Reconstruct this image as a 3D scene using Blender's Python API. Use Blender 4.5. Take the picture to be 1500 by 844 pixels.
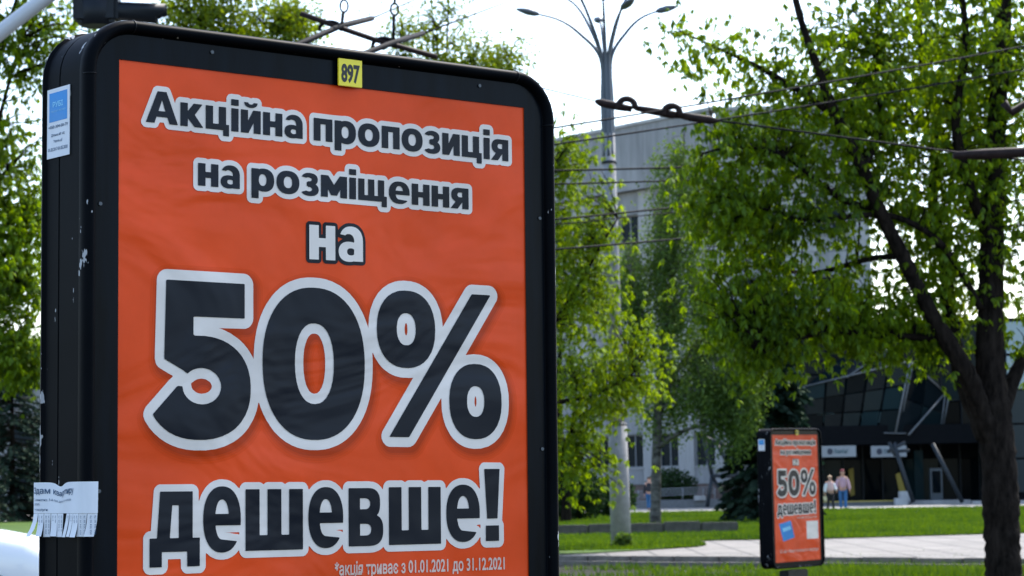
import bpy, bmesh, math, random
import numpy as np
from mathutils import Vector, Matrix, Euler

for o in list(bpy.data.objects): bpy.data.objects.remove(o)
scn = bpy.context.scene
COL = scn.collection
RNG = np.random.default_rng(7)
random.seed(7)
R = math.radians

# ------------------------------------------------------------------ camera
FPX, CX, CY, EYE = 3500.0, 750.0, 422.0, 1.65          # focal length in photo pixels, photo centre, eye height
PITCH, ROLL = math.atan(281/3500), 0.018
_F = Vector((0, math.cos(PITCH), math.sin(PITCH)))
_R0, _U0 = Vector((1, 0, 0)), Vector((0, -math.sin(PITCH), math.cos(PITCH)))
_R = _R0*math.cos(ROLL) - _U0*math.sin(ROLL)
_U = _R0*math.sin(ROLL) + _U0*math.cos(ROLL)
CAM = Vector((0, 0, EYE))
cam = bpy.data.cameras.new('camera')
cam.sensor_width = 36; cam.lens = 36*FPX/1500
cam.clip_start = 0.1; cam.clip_end = 3000
cam.dof.use_dof = True; cam.dof.focus_distance = 5.6; cam.dof.aperture_fstop = 13
cobj = bpy.data.objects.new('camera', cam); COL.objects.link(cobj)
cobj.matrix_world = Matrix(((_R.x, _U.x, -_F.x, 0), (_R.y, _U.y, -_F.y, 0), (_R.z, _U.z, -_F.z, EYE), (0, 0, 0, 1)))
scn.camera = cobj

# ------------------------------------------------------------------ sky, sun, exposure
SUN_EL, SUN_AZ = 54, 34                                 # azimuth from +Y towards +X
w = bpy.data.worlds.new('World'); scn.world = w; w.use_nodes = True
wn = w.node_tree; wn.nodes.clear()
sky = wn.nodes.new('ShaderNodeTexSky'); sky.sky_type = 'NISHITA'; sky.sun_disc = False
sky.sun_elevation = R(SUN_EL); sky.sun_rotation = R(SUN_AZ)
sky.air_density = 1.0; sky.dust_density = 1.6; sky.ozone_density = 1.0
bg = wn.nodes.new('ShaderNodeBackground'); bg.inputs[1].default_value = 0.15
wo = wn.nodes.new('ShaderNodeOutputWorld')
wn.links.new(sky.outputs[0], bg.inputs[0]); wn.links.new(bg.outputs[0], wo.inputs[0])
sl = bpy.data.lights.new('sun', 'SUN'); sl.energy = 2.35; sl.angle = R(0.6); sl.color = (1, .955, .88)
so = bpy.data.objects.new('sun', sl); COL.objects.link(so)
sd = Vector((math.sin(R(SUN_AZ))*math.cos(R(SUN_EL)), math.cos(R(SUN_AZ))*math.cos(R(SUN_EL)), math.sin(R(SUN_EL))))
so.rotation_euler = sd.to_track_quat('Z', 'Y').to_euler()
so.location = (0, 0, 40)
scn.view_settings.view_transform = 'Standard'; scn.view_settings.look = 'None'
scn.view_settings.gamma = 1; scn.view_settings.exposure = 1.62
scn.view_settings.use_curve_mapping = False
scn.render.engine = 'CYCLES'
scn.cycles.use_denoising = True
scn.cycles.max_bounces = 6; scn.cycles.transparent_max_bounces = 8
scn.cycles.caustics_reflective = False; scn.cycles.caustics_refractive = False

# ------------------------------------------------------------------ pixel <-> world
def ray(px, py): return _F + _R*((px-CX)/FPX) - _U*((py-CY)/FPX)
def at(px, py, Y):
    d = ray(px, py); return CAM + d*(Y/d.y)
def gnd(px, py, z=0.0):
    d = ray(px, py); return CAM + d*((z-EYE)/d.z)
def proj(P):
    d = Vector(P)-CAM; z = d.dot(_F); return (CX+FPX*d.dot(_R)/z, CY-FPX*d.dot(_U)/z)

# ------------------------------------------------------------------ materials
MATS = {}
def lin(r, g, b):
    f = lambda c: (c/255/12.92) if c/255 <= .04045 else ((c/255+.055)/1.055)**2.4
    return (f(r), f(g), f(b), 1)
def mat(name, col, rough=.6, metal=0, spec=.5, var=0.0, vscale=6.0, bump=0.0, bscale=40.0, col2=None, coat=0, stretch=None, bdist=.01):
    if name in MATS: return MATS[name]
    m = bpy.data.materials.new(name); m.use_nodes = True
    nt = m.node_tree; b = nt.nodes['Principled BSDF']
    if len(col) == 3: col = (*col, 1)
    b.inputs['Base Color'].default_value = col
    b.inputs['Roughness'].default_value = rough; b.inputs['Metallic'].default_value = metal
    b.inputs['Specular IOR Level'].default_value = spec; b.inputs['Coat Weight'].default_value = coat
    tc = nt.nodes.new('ShaderNodeTexCoord'); mp = nt.nodes.new('ShaderNodeMapping')
    nt.links.new(tc.outputs['Object'], mp.inputs[0])
    if stretch: mp.inputs['Scale'].default_value = stretch
    if var > 0 or col2:
        n = nt.nodes.new('ShaderNodeTexNoise'); n.inputs['Scale'].default_value = vscale
        n.inputs['Detail'].default_value = 6; n.inputs['Roughness'].default_value = .65
        nt.links.new(mp.outputs[0], n.inputs['Vector'])
        cr = nt.nodes.new('ShaderNodeValToRGB'); cr.color_ramp.elements[0].position = .3; cr.color_ramp.elements[1].position = .7
        c1 = col2 if col2 else tuple(c*(1-var) for c in col[:3])
        c2 = col if col2 else tuple(min(1, c*(1+var)) for c in col[:3])
        cr.color_ramp.elements[0].color = (*c1[:3], 1); cr.color_ramp.elements[1].color = (*c2[:3], 1)
        nt.links.new(n.outputs[0], cr.inputs[0]); nt.links.new(cr.outputs[0], b.inputs['Base Color'])
    if bump > 0:
        n2 = nt.nodes.new('ShaderNodeTexNoise'); n2.inputs['Scale'].default_value = bscale; n2.inputs['Detail'].default_value = 5
        nt.links.new(mp.outputs[0], n2.inputs['Vector'])
        bp = nt.nodes.new('ShaderNodeBump'); bp.inputs['Strength'].default_value = bump; bp.inputs['Distance'].default_value = bdist
        nt.links.new(n2.outputs[0], bp.inputs['Height']); nt.links.new(bp.outputs[0], b.inputs['Normal'])
    MATS[name] = m; return m

def leaf_mat(name, c_dark, c_light, trans=.45, rough=.55, clump=1.2):
    m = bpy.data.materials.new(name); m.use_nodes = True
    nt = m.node_tree; nt.nodes.clear()
    out = nt.nodes.new('ShaderNodeOutputMaterial')
    geo = nt.nodes.new('ShaderNodeNewGeometry')
    tc = nt.nodes.new('ShaderNodeTexCoord')
    n = nt.nodes.new('ShaderNodeTexNoise'); n.inputs['Scale'].default_value = clump; n.inputs['Detail'].default_value = 2
    nt.links.new(tc.outputs['Object'], n.inputs['Vector'])
    mx = nt.nodes.new('ShaderNodeMath'); mx.operation = 'MULTIPLY_ADD'
    nt.links.new(geo.outputs['Random Per Island'], mx.inputs[0]); mx.inputs[1].default_value = .75
    nm = nt.nodes.new('ShaderNodeMath'); nm.operation = 'MULTIPLY_ADD'; nm.inputs[1].default_value = 1.5; nm.inputs[2].default_value = -.6
    nt.links.new(n.outputs[0], nm.inputs[0]); nt.links.new(nm.outputs[0], mx.inputs[2])
    cr = nt.nodes.new('ShaderNodeValToRGB')
    cr.color_ramp.elements[0].color = (*c_dark, 1); cr.color_ramp.elements[1].color = (*c_light, 1)
    nt.links.new(mx.outputs[0], cr.inputs[0])
    d = nt.nodes.new('ShaderNodeBsdfDiffuse'); t = nt.nodes.new('ShaderNodeBsdfTranslucent'); g = nt.nodes.new('ShaderNodeBsdfGlossy')
    g.inputs['Roughness'].default_value = rough
    g.inputs['Color'].default_value = (.5, .6, .45, 1)
    hs = nt.nodes.new('ShaderNodeHueSaturation'); hs.inputs['Hue'].default_value = .485; hs.inputs['Saturation'].default_value = 1.1; hs.inputs['Value'].default_value = 1.8
    nt.links.new(cr.outputs[0], d.inputs[0]); nt.links.new(cr.outputs[0], hs.inputs['Color']); nt.links.new(hs.outputs[0], t.inputs[0])
    m1 = nt.nodes.new('ShaderNodeMixShader'); m1.inputs[0].default_value = trans
    nt.links.new(d.outputs[0], m1.inputs[1]); nt.links.new(t.outputs[0], m1.inputs[2])
    m2 = nt.nodes.new('ShaderNodeMixShader')
    m2.inputs[0].default_value = .035
    nt.links.new(m1.outputs[0], m2.inputs[1]); nt.links.new(g.outputs[0], m2.inputs[2])
    nt.links.new(m2.outputs[0], out.inputs[0])
    return m

def glass_mat(name, tint=(.02, .03, .035), rough=.03):
    return mat(name, tint, rough=rough, spec=.03)

M_BLACK = mat('black_frame_paint', (.006, .007, .009), rough=.45, spec=.2, var=.35, vscale=9, bump=.08, bscale=60)
M_MASK = mat('black_glass_border', (.0018, .0036, .0066), rough=.28, spec=.08, var=.55, vscale=5, stretch=(6, 1, .6))  # bluish base stands in for reflected sky; streaks are dust
M_STEEL = mat('dark_steel', (.020, .027, .034), rough=.5, spec=.2, var=.2)
M_PALE_STEEL = mat('pale_steel', (.11, .125, .14), rough=.5, spec=.2, var=.1)
M_CONC = mat('concrete', (.24, .235, .235), rough=.9, var=.22, vscale=5, bump=.3, bscale=50)
M_BARK = mat('bark', (.026, .020, .016), rough=.95, spec=.05, col2=(.003, .0025, .002), vscale=13, bump=1.0, bscale=18, stretch=(1, 1, .28), bdist=.04)
M_BARK2 = mat('grey_bark', (.055, .048, .040), rough=.95, col2=(.02, .017, .015), vscale=9, bump=.8, bscale=22, stretch=(1, 1, .3), bdist=.03)
M_WIRE = mat('wire', (.008, .008, .010), rough=.7, spec=.08)
M_RUST = mat('brown_insulator', (.020, .012, .011), rough=.6, spec=.12, var=.4, vscale=12)

# ------------------------------------------------------------------ mesh helpers
def link(o, parent=None):
    COL.objects.link(o)
    if parent is not None: o.parent = parent
    return o
def tag(o, label=None, cat=None, group=None, kind=None):
    if label: o['label'] = label
    if cat: o['category'] = cat
    if group: o['group'] = group
    if kind: o['kind'] = kind
    return o
def thing(name, label, cat, loc=(0, 0, 0), rotz=0, group=None):
    o = bpy.data.objects.new(name, None); o.empty_display_size = .2
    o.location = loc; o.rotation_euler = (0, 0, rotz); link(o)
    return tag(o, label, cat, group)
def mesh_from(name, verts, faces, material, smooth=False):
    me = bpy.data.meshes.new(name); me.from_pydata([tuple(v) for v in verts], [], faces)
    if material is not None: me.materials.append(material)
    if smooth: me.polygons.foreach_set('use_smooth', [True]*len(me.polygons))
    me.update(); return me
def mesh_np(name, V, Fq, material):
    """V (n,3), Fq (m,k) fixed-size faces"""
    me = bpy.data.meshes.new(name); k = Fq.shape[1]; m = len(Fq)
    me.vertices.add(len(V)); me.vertices.foreach_set('co', np.asarray(V, dtype=np.float32).ravel())
    me.loops.add(m*k); me.loops.foreach_set('vertex_index', Fq.astype(np.int32).ravel())
    me.polygons.add(m); me.polygons.foreach_set('loop_start', np.arange(0, m*k, k, dtype=np.int32))
    me.materials.append(material); me.update(calc_edges=True); me.validate(); return me
def obj(name, me, parent=None, loc=None, rot=None):
    o = bpy.data.objects.new(name, me)
    if loc is not None: o.location = loc
    if rot is not None: o.rotation_euler = rot
    return link(o, parent)
class MB:
    """collects boxes, tubes and prisms into one mesh"""
    def __init__(s): s.v = []; s.f = []; s.sm = []
    def add(s, vs, fs, smooth=False):
        b = len(s.v); s.v += [Vector(v) for v in vs]; s.f += [[i+b for i in f] for f in fs]; s.sm += [smooth]*len(fs); return s
    def box(s, lo, hi, bev=0):
        (x0, y0, z0), (x1, y1, z1) = lo, hi
        if bev:
            bm = bmesh.new(); bmesh.ops.create_cube(bm, size=1)
            for v in bm.verts:
                v.co = Vector(((x0+x1)/2+v.co.x*(x1-x0), (y0+y1)/2+v.co.y*(y1-y0), (z0+z1)/2+v.co.z*(z1-z0)))
            bmesh.ops.bevel(bm, geom=bm.edges[:], offset=bev, segments=2, affect='EDGES')
            bm.verts.index_update(); s.add([v.co.copy() for v in bm.verts], [[v.index for v in f.verts] for f in bm.faces]); bm.free(); return s
        vs = [(x0, y0, z0), (x1, y0, z0), (x1, y1, z0), (x0, y1, z0), (x0, y0, z1), (x1, y0, z1), (x1, y1, z1), (x0, y1, z1)]
        return s.add(vs, [(0, 3, 2, 1), (4, 5, 6, 7), (0, 1, 5, 4), (1, 2, 6, 5), (2, 3, 7, 6), (3, 0, 4, 7)])
    def tube(s, pts, rad, n=8, cap=True, rough=0.0):
        pts = [Vector(p) for p in pts]; k = len(pts)
        rad = rad if isinstance(rad, (list, tuple, np.ndarray)) else [rad]*k
        vs = []; fs = []
        prev = None
        for i, p in enumerate(pts):
            t = (pts[min(i+1, k-1)]-pts[max(i-1, 0)])
            t = t.normalized() if t.length > 1e-9 else Vector((0, 0, 1))
            if prev is None:
                a = Vector((1, 0, 0)) if abs(t.x) < .8 else Vector((0, 1, 0)); u = t.cross(a).normalized()
            else:
                u = (prev - t*prev.dot(t)); u = u.normalized() if u.length > 1e-6 else t.orthogonal().normalized()
            prev = u; v2 = t.cross(u)
            for j in range(n):
                a = 2*math.pi*j/n; vs.append(p + (u*math.cos(a)+v2*math.sin(a))*rad[i]*(1+(random.uniform(-rough, rough) if rough else 0)))
        for i in range(k-1):
            for j in range(n):
                fs.append((i*n+j, i*n+(j+1) % n, (i+1)*n+(j+1) % n, (i+1)*n+j))
        s.add(vs, fs, True)
        if cap:
            b = len(s.v)-len(vs); s.f.append([b+j for j in range(n)][::-1]); s.f.append([b+(k-1)*n+j for j in range(n)]); s.sm += [False, False]
        return s
    def prism(s, pts, d):
        """closed 3D polygon pts extruded by vector d"""
        n = len(pts); d = Vector(d); a = [Vector(p) for p in pts]
        return s.add(a+[p+d for p in a], [list(range(n))[::-1], list(range(n, 2*n))]+[(i, (i+1) % n, n+(i+1) % n, n+i) for i in range(n)])
    def mesh(s, name, material):
        me = bpy.data.meshes.new(name); me.from_pydata([tuple(v) for v in s.v], [], s.f)
        if material is not None: me.materials.append(material)
        me.polygons.foreach_set('use_smooth', s.sm); me.update()
        bm = bmesh.new(); bm.from_mesh(me); bmesh.ops.recalc_face_normals(bm, faces=bm.faces[:]); bm.to_mesh(me); bm.free()
        return me
    def build(s, name, material, parent=None): return obj(name, s.mesh(name, material), parent)
def copy_tree(o, parent=None):
    c = o.copy(); COL.objects.link(c)
    if parent is not None: c.parent = parent
    for ch in [x for x in ALLCH.get(o.name, [])]: copy_tree(ch, c)
    return c
ALLCH = {}
def index_children():
    ALLCH.clear()
    for x in bpy.data.objects:
        if x.parent: ALLCH.setdefault(x.parent.name, []).append(x)

# ------------------------------------------------------------------ lettering: glyph shapes -> contours -> meshes
def contours(F, x0, y0, h, level=0.0):
    """closed marching-squares polylines of F(j,i) < level"""
    G = F-level; ins = G < 0
    c = (ins[:-1, :-1].astype(int) + 2*ins[:-1, 1:] + 4*ins[1:, 1:] + 8*ins[1:, :-1])
    js, is_ = np.nonzero((c > 0) & (c < 15))
    T = {1: [(3, 0)], 2: [(0, 1)], 3: [(3, 1)], 4: [(1, 2)], 5: [(3, 0), (1, 2)], 6: [(0, 2)], 7: [(3, 2)], 8: [(2, 3)], 9: [(2, 0)],
         10: [(2, 3), (0, 1)], 11: [(2, 1)], 12: [(1, 3)], 13: [(1, 0)], 14: [(0, 3)]}
    nxt = {}; pos = {}
    for j, i in zip(js.tolist(), is_.tolist()):
        def key(e):
            if e == 0: k = (i, j, 0); a, b = G[j, i], G[j, i+1]
            elif e == 2: k = (i, j+1, 0); a, b = G[j+1, i], G[j+1, i+1]
            elif e == 3: k = (i, j, 1); a, b = G[j, i], G[j+1, i]
            else: k = (i+1, j, 1); a, b = G[j, i+1], G[j+1, i+1]
            if k not in pos:
                t = a/(a-b)
                pos[k] = (x0+(k[0]+(t if k[2] == 0 else 0))*h, y0+(k[1]+(t if k[2] == 1 else 0))*h)
            return k
        for a, b in T[c[j, i]]: nxt[key(a)] = key(b)
    out = []
    while nxt:
        k0 = next(iter(nxt)); k = k0; pl = []
        while k in nxt:
            pl.append(pos[k]); k = nxt.pop(k)
            if k == k0: break
        if len(pl) > 4: out.append(np.array(pl))
    return out
def simplify(P, tol):
    n = len(P)
    a = 0; b = int(np.argmax(((P-P[0])**2).sum(1)))
    def dp(i, j, idx):
        st = [(i, j)]; keep = set()
        while st:
            i, j = st.pop()
            if j-i < 2: continue
            A, B = idx[i], idx[j]; d = B-A; L = np.hypot(*d)+1e-12
            q = idx[i+1:j]-A; dist = np.abs(q[:, 0]*d[1]-q[:, 1]*d[0])/L
            m = int(np.argmax(dist))
            if dist[m] > tol: m += i+1; keep.add(m); st += [(i, m), (m, j)]
        return keep
    Q = np.vstack([P, P[:1]])
    keep = {a, b} | dp(a, b, Q) | dp(b, n, Q)
    keep.discard(n)
    return P[sorted(keep)]
def poly_sdf(X, Y, pts):
    d = np.full(X.shape, 1e9); s = np.zeros(X.shape, bool); n = len(pts)
    for i in range(n):
        (ax, ay), (bx, by) = pts[i], pts[(i+1) % n]
        ex, ey = bx-ax, by-ay; t = np.clip(((X-ax)*ex+(Y-ay)*ey)/(ex*ex+ey*ey+1e-15), 0, 1)
        d = np.minimum(d, (X-ax-t*ex)**2+(Y-ay-t*ey)**2)
        c = ((ay > Y) != (by > Y))
        with np.errstate(divide='ignore', invalid='ignore'):
            s ^= c & (X < (bx-ax)*(Y-ay)/(by-ay+1e-30)+ax)
    return np.where(s, -1, 1)*np.sqrt(d)
class Shape:
    def __init__(s, X, Y): s.X, s.Y = X, Y
    def box(s, a, b, c, d): return poly_sdf(s.X, s.Y, [(a, b), (c, b), (c, d), (a, d)])
    def pg(s, *p): return poly_sdf(s.X, s.Y, p)
    def el(s, cx, cy, rx, ry, e=2.25):
        k = (np.abs((s.X-cx)/rx)**e+np.abs((s.Y-cy)/ry)**e)**(1/e); return (k-1)*min(rx, ry)
U_ = lambda *a: np.minimum.reduce(a)
I_ = lambda *a: np.maximum.reduce(a)
S_ = lambda a, *b: np.maximum.reduce([a]+[-x for x in b])
XH, ST, HB = .74, .235, .185
def glyph(ch, s):
    b, pg, el = s.box, s.pg, s.el
    st = lambda x: b(x, 0, x+ST, XH)
    if ch == 'А': return S_(pg((0, 0), (.36, 1), (.64, 1), (1, 0), (.735, 0), (.67, .2), (.33, .2), (.265, 0)), pg((.392, .385), (.608, .385), (.5, .74))), 1.0
    if ch == 'к': return U_(st(0), pg((.2, .30), (.2, .44), (.42, XH), (.70, XH), (.455, .385), (.73, 0), (.45, 0))), .73
    if ch == 'ц': return U_(st(0), st(.42), b(0, 0, .75, HB), b(.56, -.18, .75, HB)), .75
    if ch == 'і': return U_(st(0), b(-.005, .83, ST+.005, 1.03)), ST
    if ch in 'ий':
        g = U_(st(0), st(.42), pg((.04, 0), (.25, 0), (.615, XH), (.405, XH)))
        if ch == 'й': g = U_(g, I_(S_(el(.33, .99, .22, .175), el(.33, .99, .085, .065)), b(-1, 0, 2, .985)))
        return g, .655
    if ch == 'н': return U_(st(0), st(.41), b(.1, .275, .5, .465)), .645
    if ch == 'п': return U_(st(0), st(.41), b(.1, XH-HB, .5, XH)), .645
    if ch == 'а':
        arc = S_(I_(S_(el(.31, .42, .30, .335), el(.25, .42, .14, .17)), b(-1, .415, 2, 2)), b(-1, .3, .11, .545), pg((-.5, .30), (.2, .30), (.15, .56), (-.3, .62)))
        bowl = S_(el(.26, .205, .265, .218), el(.305, .205, .1, .078))
        return U_(arc, b(.385, 0, .61, .43), bowl), .61
    if ch == 'р': return U_(b(0, -.25, ST, XH), S_(el(.40, .37, .345, .385), el(.365, .37, .125, .195))), .745
    if ch == 'о': return S_(el(.38, .37, .38, .39), el(.38, .37, .14, .195)), .76
    if ch == 'з':
        g = U_(S_(el(.27, .545, .275, .215), el(.235, .54, .105, .065)), S_(el(.27, .205, .305, .225), el(.235, .21, .115, .075)))
        g = S_(g, b(-1, .175, .21, .575), pg((-.5, .575), (.21, .575), (.1, .60), (-.2, .66)), pg((-.5, .175), (.21, .175), (.0, .1), (-.3, .05)))
        return U_(g, b(.17, .315, .36, .445)), .575
    if ch == 'я':
        top = U_(el(.265, .49, .265, .25), b(.265, .24, .5, XH))
        top = S_(top, U_(el(.31, .495, .085, .085), b(.31, .41, .42, .58)))
        return U_(top, b(.405, 0, .64, XH), pg((-.03, 0), (.235, 0), (.44, .29), (.19, .29))), .64
    if ch == 'м': return U_(st(0), st(.66), pg((0, XH), (.25, XH), (.4475, .43), (.645, XH), (.895, XH), (.55, .07), (.345, .07))), .895
    if ch == 'ш': return U_(b(0, 0, .22, XH), b(.345, 0, .565, XH), b(.69, 0, .91, XH), b(.1, 0, .8, HB)), .91
    if ch == 'щ': return U_(b(0, 0, .22, XH), b(.345, 0, .565, XH), b(.69, 0, .91, XH), b(.1, 0, 1.0, HB), b(.82, -.18, 1.0, HB)), 1.0
    if ch == 'е':
        g = S_(el(.37, .37, .37, .39), el(.37, .37, .135, .235))
        g = U_(S_(g, pg((.37, .135), (.8, .1), (.8, .3), (.37, .3))), I_(el(.37, .37, .37, .39), b(.05, .30, .8, .435)))
        return g, .74
    if ch == 'д':
        g = S_(pg((.11, .05), (.17, XH), (.71, XH), (.71, .05)), pg((.33, .16), (.37, XH-.17), (.48, XH-.17), (.48, .16)))
        return U_(g, S_(b(0, -.19, .83, .165), b(.2, -.4, .62, -.005))), .83
    if ch == 'в':
        g = U_(b(0, 0, .4, XH), el(.38, .545, .25, .195, 2.6), el(.40, .205, .29, .205, 2.6))
        return S_(g, U_(el(.33, .54, .1, .07), b(.225, .47, .33, .61)), U_(el(.34, .21, .11, .075), b(.225, .135, .34, .285))), .69
    if ch == '!': return U_(pg((0, 1), (.27, 1), (.225, .31), (.045, .31)), b(.02, 0, .25, .215)), .27
    if ch == '5':
        w = pg((.30, .335), (.19, .43), (.064, .5), (-.4, .7), (-.4, -.1), (0, .16), (.148, .333))
        ring = S_(el(.29, .325, .335, .33), el(.305, .335, .125, .115, 2), w)
        return U_(b(.076, .775, .585, 1), pg((.076, 1), (.25, 1), (.25, .60), (.19, .43), (.064, .5)), S_(ring, pg((-.2, .48), (.07, .48), (.25, .62), (.25, 1), (-.2, 1)))), .625
    if ch == '0': return S_(el(.325, .5, .325, .5), el(.325, .5, .124, .265)), .65
    if ch == '%': return U_(S_(el(.2, .735, .2, .265), el(.2, .735, .065, .11)), pg((.08, 0), (.215, 0), (.795, 1), (.66, 1)), S_(el(.682, .252, .187, .262), el(.682, .252, .062, .107))), .87
    raise KeyError(ch)
_gc = {}
def glyph_contours(ch, h=.009):
    if ch not in _gc:
        xs = np.arange(-.12, 1.15, h); ys = np.arange(-.4, 1.2, h); X, Y = np.meshgrid(xs, ys)
        F, adv = glyph(ch, Shape(X+1.3e-4, Y+1.7e-4))
        _gc[ch] = ([simplify(p, .0012) for p in contours(F, xs[0], ys[0], h)], adv)
    return _gc[ch]
def layout(text, gap=.075, space=.30):
    out = []; x = 0
    for ch in text:
        if ch == ' ': x += space; continue
        c, adv = glyph_contours(ch); out.append((c, x)); x += adv+gap
    return out, x-gap
def grow(polys, r, h=.0022):
    """contours of the union of polys, grown by r"""
    A = np.vstack(polys); lo = A.min(0)-abs(r)-4*h; hi = A.max(0)+abs(r)+4*h
    xs = np.arange(lo[0], hi[0]+h, h); ys = np.arange(lo[1], hi[1]+h, h)
    D = np.full((len(ys), len(xs)), 9.0); S = np.zeros(D.shape, bool)
    for P in polys:
        i0 = max(0, int((P[:, 0].min()-r-lo[0])/h)-2); i1 = int((P[:, 0].max()+r-lo[0])/h)+3
        j0 = max(0, int((P[:, 1].min()-r-lo[1])/h)-2); j1 = int((P[:, 1].max()+r-lo[1])/h)+3
        X, Y = np.meshgrid(xs[i0:i1], ys[j0:j1])
        q = poly_sdf(X, Y, [tuple(p) for p in P])
        D[j0:j1, i0:i1] = np.minimum(D[j0:j1, i0:i1], np.abs(q)); S[j0:j1, i0:i1] ^= (q < 0)
    return [simplify(p, .0005) for p in contours(np.where(S, -D, D), lo[0], lo[1], h, r)]
def fill(name, polys, y, material):
    """flat mesh in the XZ plane at y, facing -Y, holes by even-odd"""
    cu = bpy.data.curves.new('tmp', 'CURVE'); cu.dimensions = '2D'; cu.fill_mode = 'BOTH'
    for P in polys:
        s = cu.splines.new('POLY'); s.points.add(len(P)-1); s.use_cyclic_u = True
        s.points.foreach_set('co', np.c_[P, np.zeros(len(P)), np.ones(len(P))].astype(np.float32).ravel())
    o = bpy.data.objects.new('tmp', cu); COL.objects.link(o)
    dg = bpy.context.evaluated_depsgraph_get(); dg.update()
    me = bpy.data.meshes.new_from_object(o.evaluated_get(dg))
    bpy.data.objects.remove(o); bpy.data.curves.remove(cu)
    return flat_to_xz(me, name, y, material)
def flat_to_xz(me, name, y, material):
    bm = bmesh.new(); bm.from_mesh(me)
    seen = {}
    for f in [f for f in bm.faces]:                      # one side only
        k = tuple(sorted((round(v.co.x, 6), round(v.co.y, 6)) for v in f.verts))
        if k in seen: bm.faces.remove(f)
        else: seen[k] = 1
    for v in bm.verts: v.co = Vector((v.co.x, y, v.co.y))
    for f in bm.faces:
        f.normal_update()
        if f.normal.y > 0: f.normal_flip()
    me2 = bpy.data.meshes.new(name); bm.to_mesh(me2); bm.free(); bpy.data.meshes.remove(me)
    me2.name = name; me2.materials.clear(); me2.materials.append(material); return me2
def font_mesh(name, text, u0, v0, width=None, height=None, y=0, material=None, bold=0.0):
    """plain small print with the built-in font, left edge u0, baseline v0"""
    cu = bpy.data.curves.new('tmp', 'FONT'); cu.body = text; cu.size = 1; cu.fill_mode = 'FRONT'; cu.offset = bold
    cu.resolution_u = 3
    o = bpy.data.objects.new('tmp', cu); COL.objects.link(o)
    dg = bpy.context.evaluated_depsgraph_get(); dg.update()
    me = bpy.data.meshes.new_from_object(o.evaluated_get(dg))
    bpy.data.objects.remove(o); bpy.data.curves.remove(cu)
    n = len(me.vertices); co = np.empty(n*3, np.float32); me.vertices.foreach_get('co', co); co = co.reshape(-1, 3)
    sx = width/(co[:, 0].max()-co[:, 0].min()); sy = (height/.73) if height else sx
    co[:, 0] = (co[:, 0]-co[:, 0].min())*sx+u0; co[:, 1] = co[:, 1]*sy+v0
    me.vertices.foreach_set('co', co.ravel())
    return flat_to_xz(me, name, y, material)


# ================================================================== GROUND AND SETTING
def sheet(name, pts, z, material, kind='structure'):
    bm = bmesh.new(); vs = [bm.verts.new((p[0], p[1], z)) for p in pts]; f = bm.faces.new(vs); f.normal_update()
    if f.normal.z < 0: f.normal_flip()
    me = bpy.data.meshes.new(name); bm.to_mesh(me); bm.free(); me.materials.append(material)
    return tag(obj(name, me), kind=kind)
def ground_mat(name, cols, scale, bump=.4, scale2=None, mid=None):
    m = bpy.data.materials.new(name); m.use_nodes = True; nt = m.node_tree; b = nt.nodes['Principled BSDF']
    b.inputs['Roughness'].default_value = .95; b.inputs['Specular IOR Level'].default_value = .2
    tc = nt.nodes.new('ShaderNodeTexCoord')
    n = nt.nodes.new('ShaderNodeTexNoise'); n.inputs['Scale'].default_value = scale; n.inputs['Detail'].default_value = 8; n.inputs['Roughness'].default_value = .7
    nt.links.new(tc.outputs['Object'], n.inputs['Vector'])
    cr = nt.nodes.new('ShaderNodeValToRGB'); el = cr.color_ramp.elements
    el[0].position = .32; el[0].color = (*cols[0], 1); el[1].position = .68; el[1].color = (*cols[-1], 1)
    for i, c in enumerate(cols[1:-1]):
        e = el.new(.32+.36*(i+1)/(len(cols)-1)); e.color = (*c, 1)
    nt.links.new(n.outputs[0], cr.inputs[0])
    n2 = nt.nodes.new('ShaderNodeTexNoise'); n2.inputs['Scale'].default_value = scale2 or scale*12; n2.inputs['Detail'].default_value = 6
    nt.links.new(tc.outputs['Object'], n2.inputs['Vector'])
    mx = nt.nodes.new('ShaderNodeMix'); mx.data_type = 'RGBA'; mx.blend_type = 'OVERLAY'; mx.inputs[0].default_value = .55
    nt.links.new(cr.outputs[0], mx.inputs[6]); nt.links.new(n2.outputs[0], mx.inputs[7]); nt.links.new(mx.outputs[2], b.inputs['Base Color'])
    bp = nt.nodes.new('ShaderNodeBump'); bp.inputs['Strength'].default_value = bump; bp.inputs['Distance'].default_value = .03
    nt.links.new(n2.outputs[0], bp.inputs['Height']); nt.links.new(bp.outputs[0], b.inputs['Normal'])
    return m
M_SOIL = ground_mat('soil', [(.008, .016, .002), (.014, .011, .008), (.026, .020, .015)], 1.1, 1.0)
M_LAWN = ground_mat('lawn_ground', [(.018, .050, .002), (.040, .085, .004), (.085, .125, .012)], .22, .6)
M_ASPH = ground_mat('asphalt', [(.04, .04, .042), (.055, .055, .056)], .6, .3)
M_FAR = ground_mat('far_ground', [(.04, .07, .015), (.08, .09, .05)], .05, .2)
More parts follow.
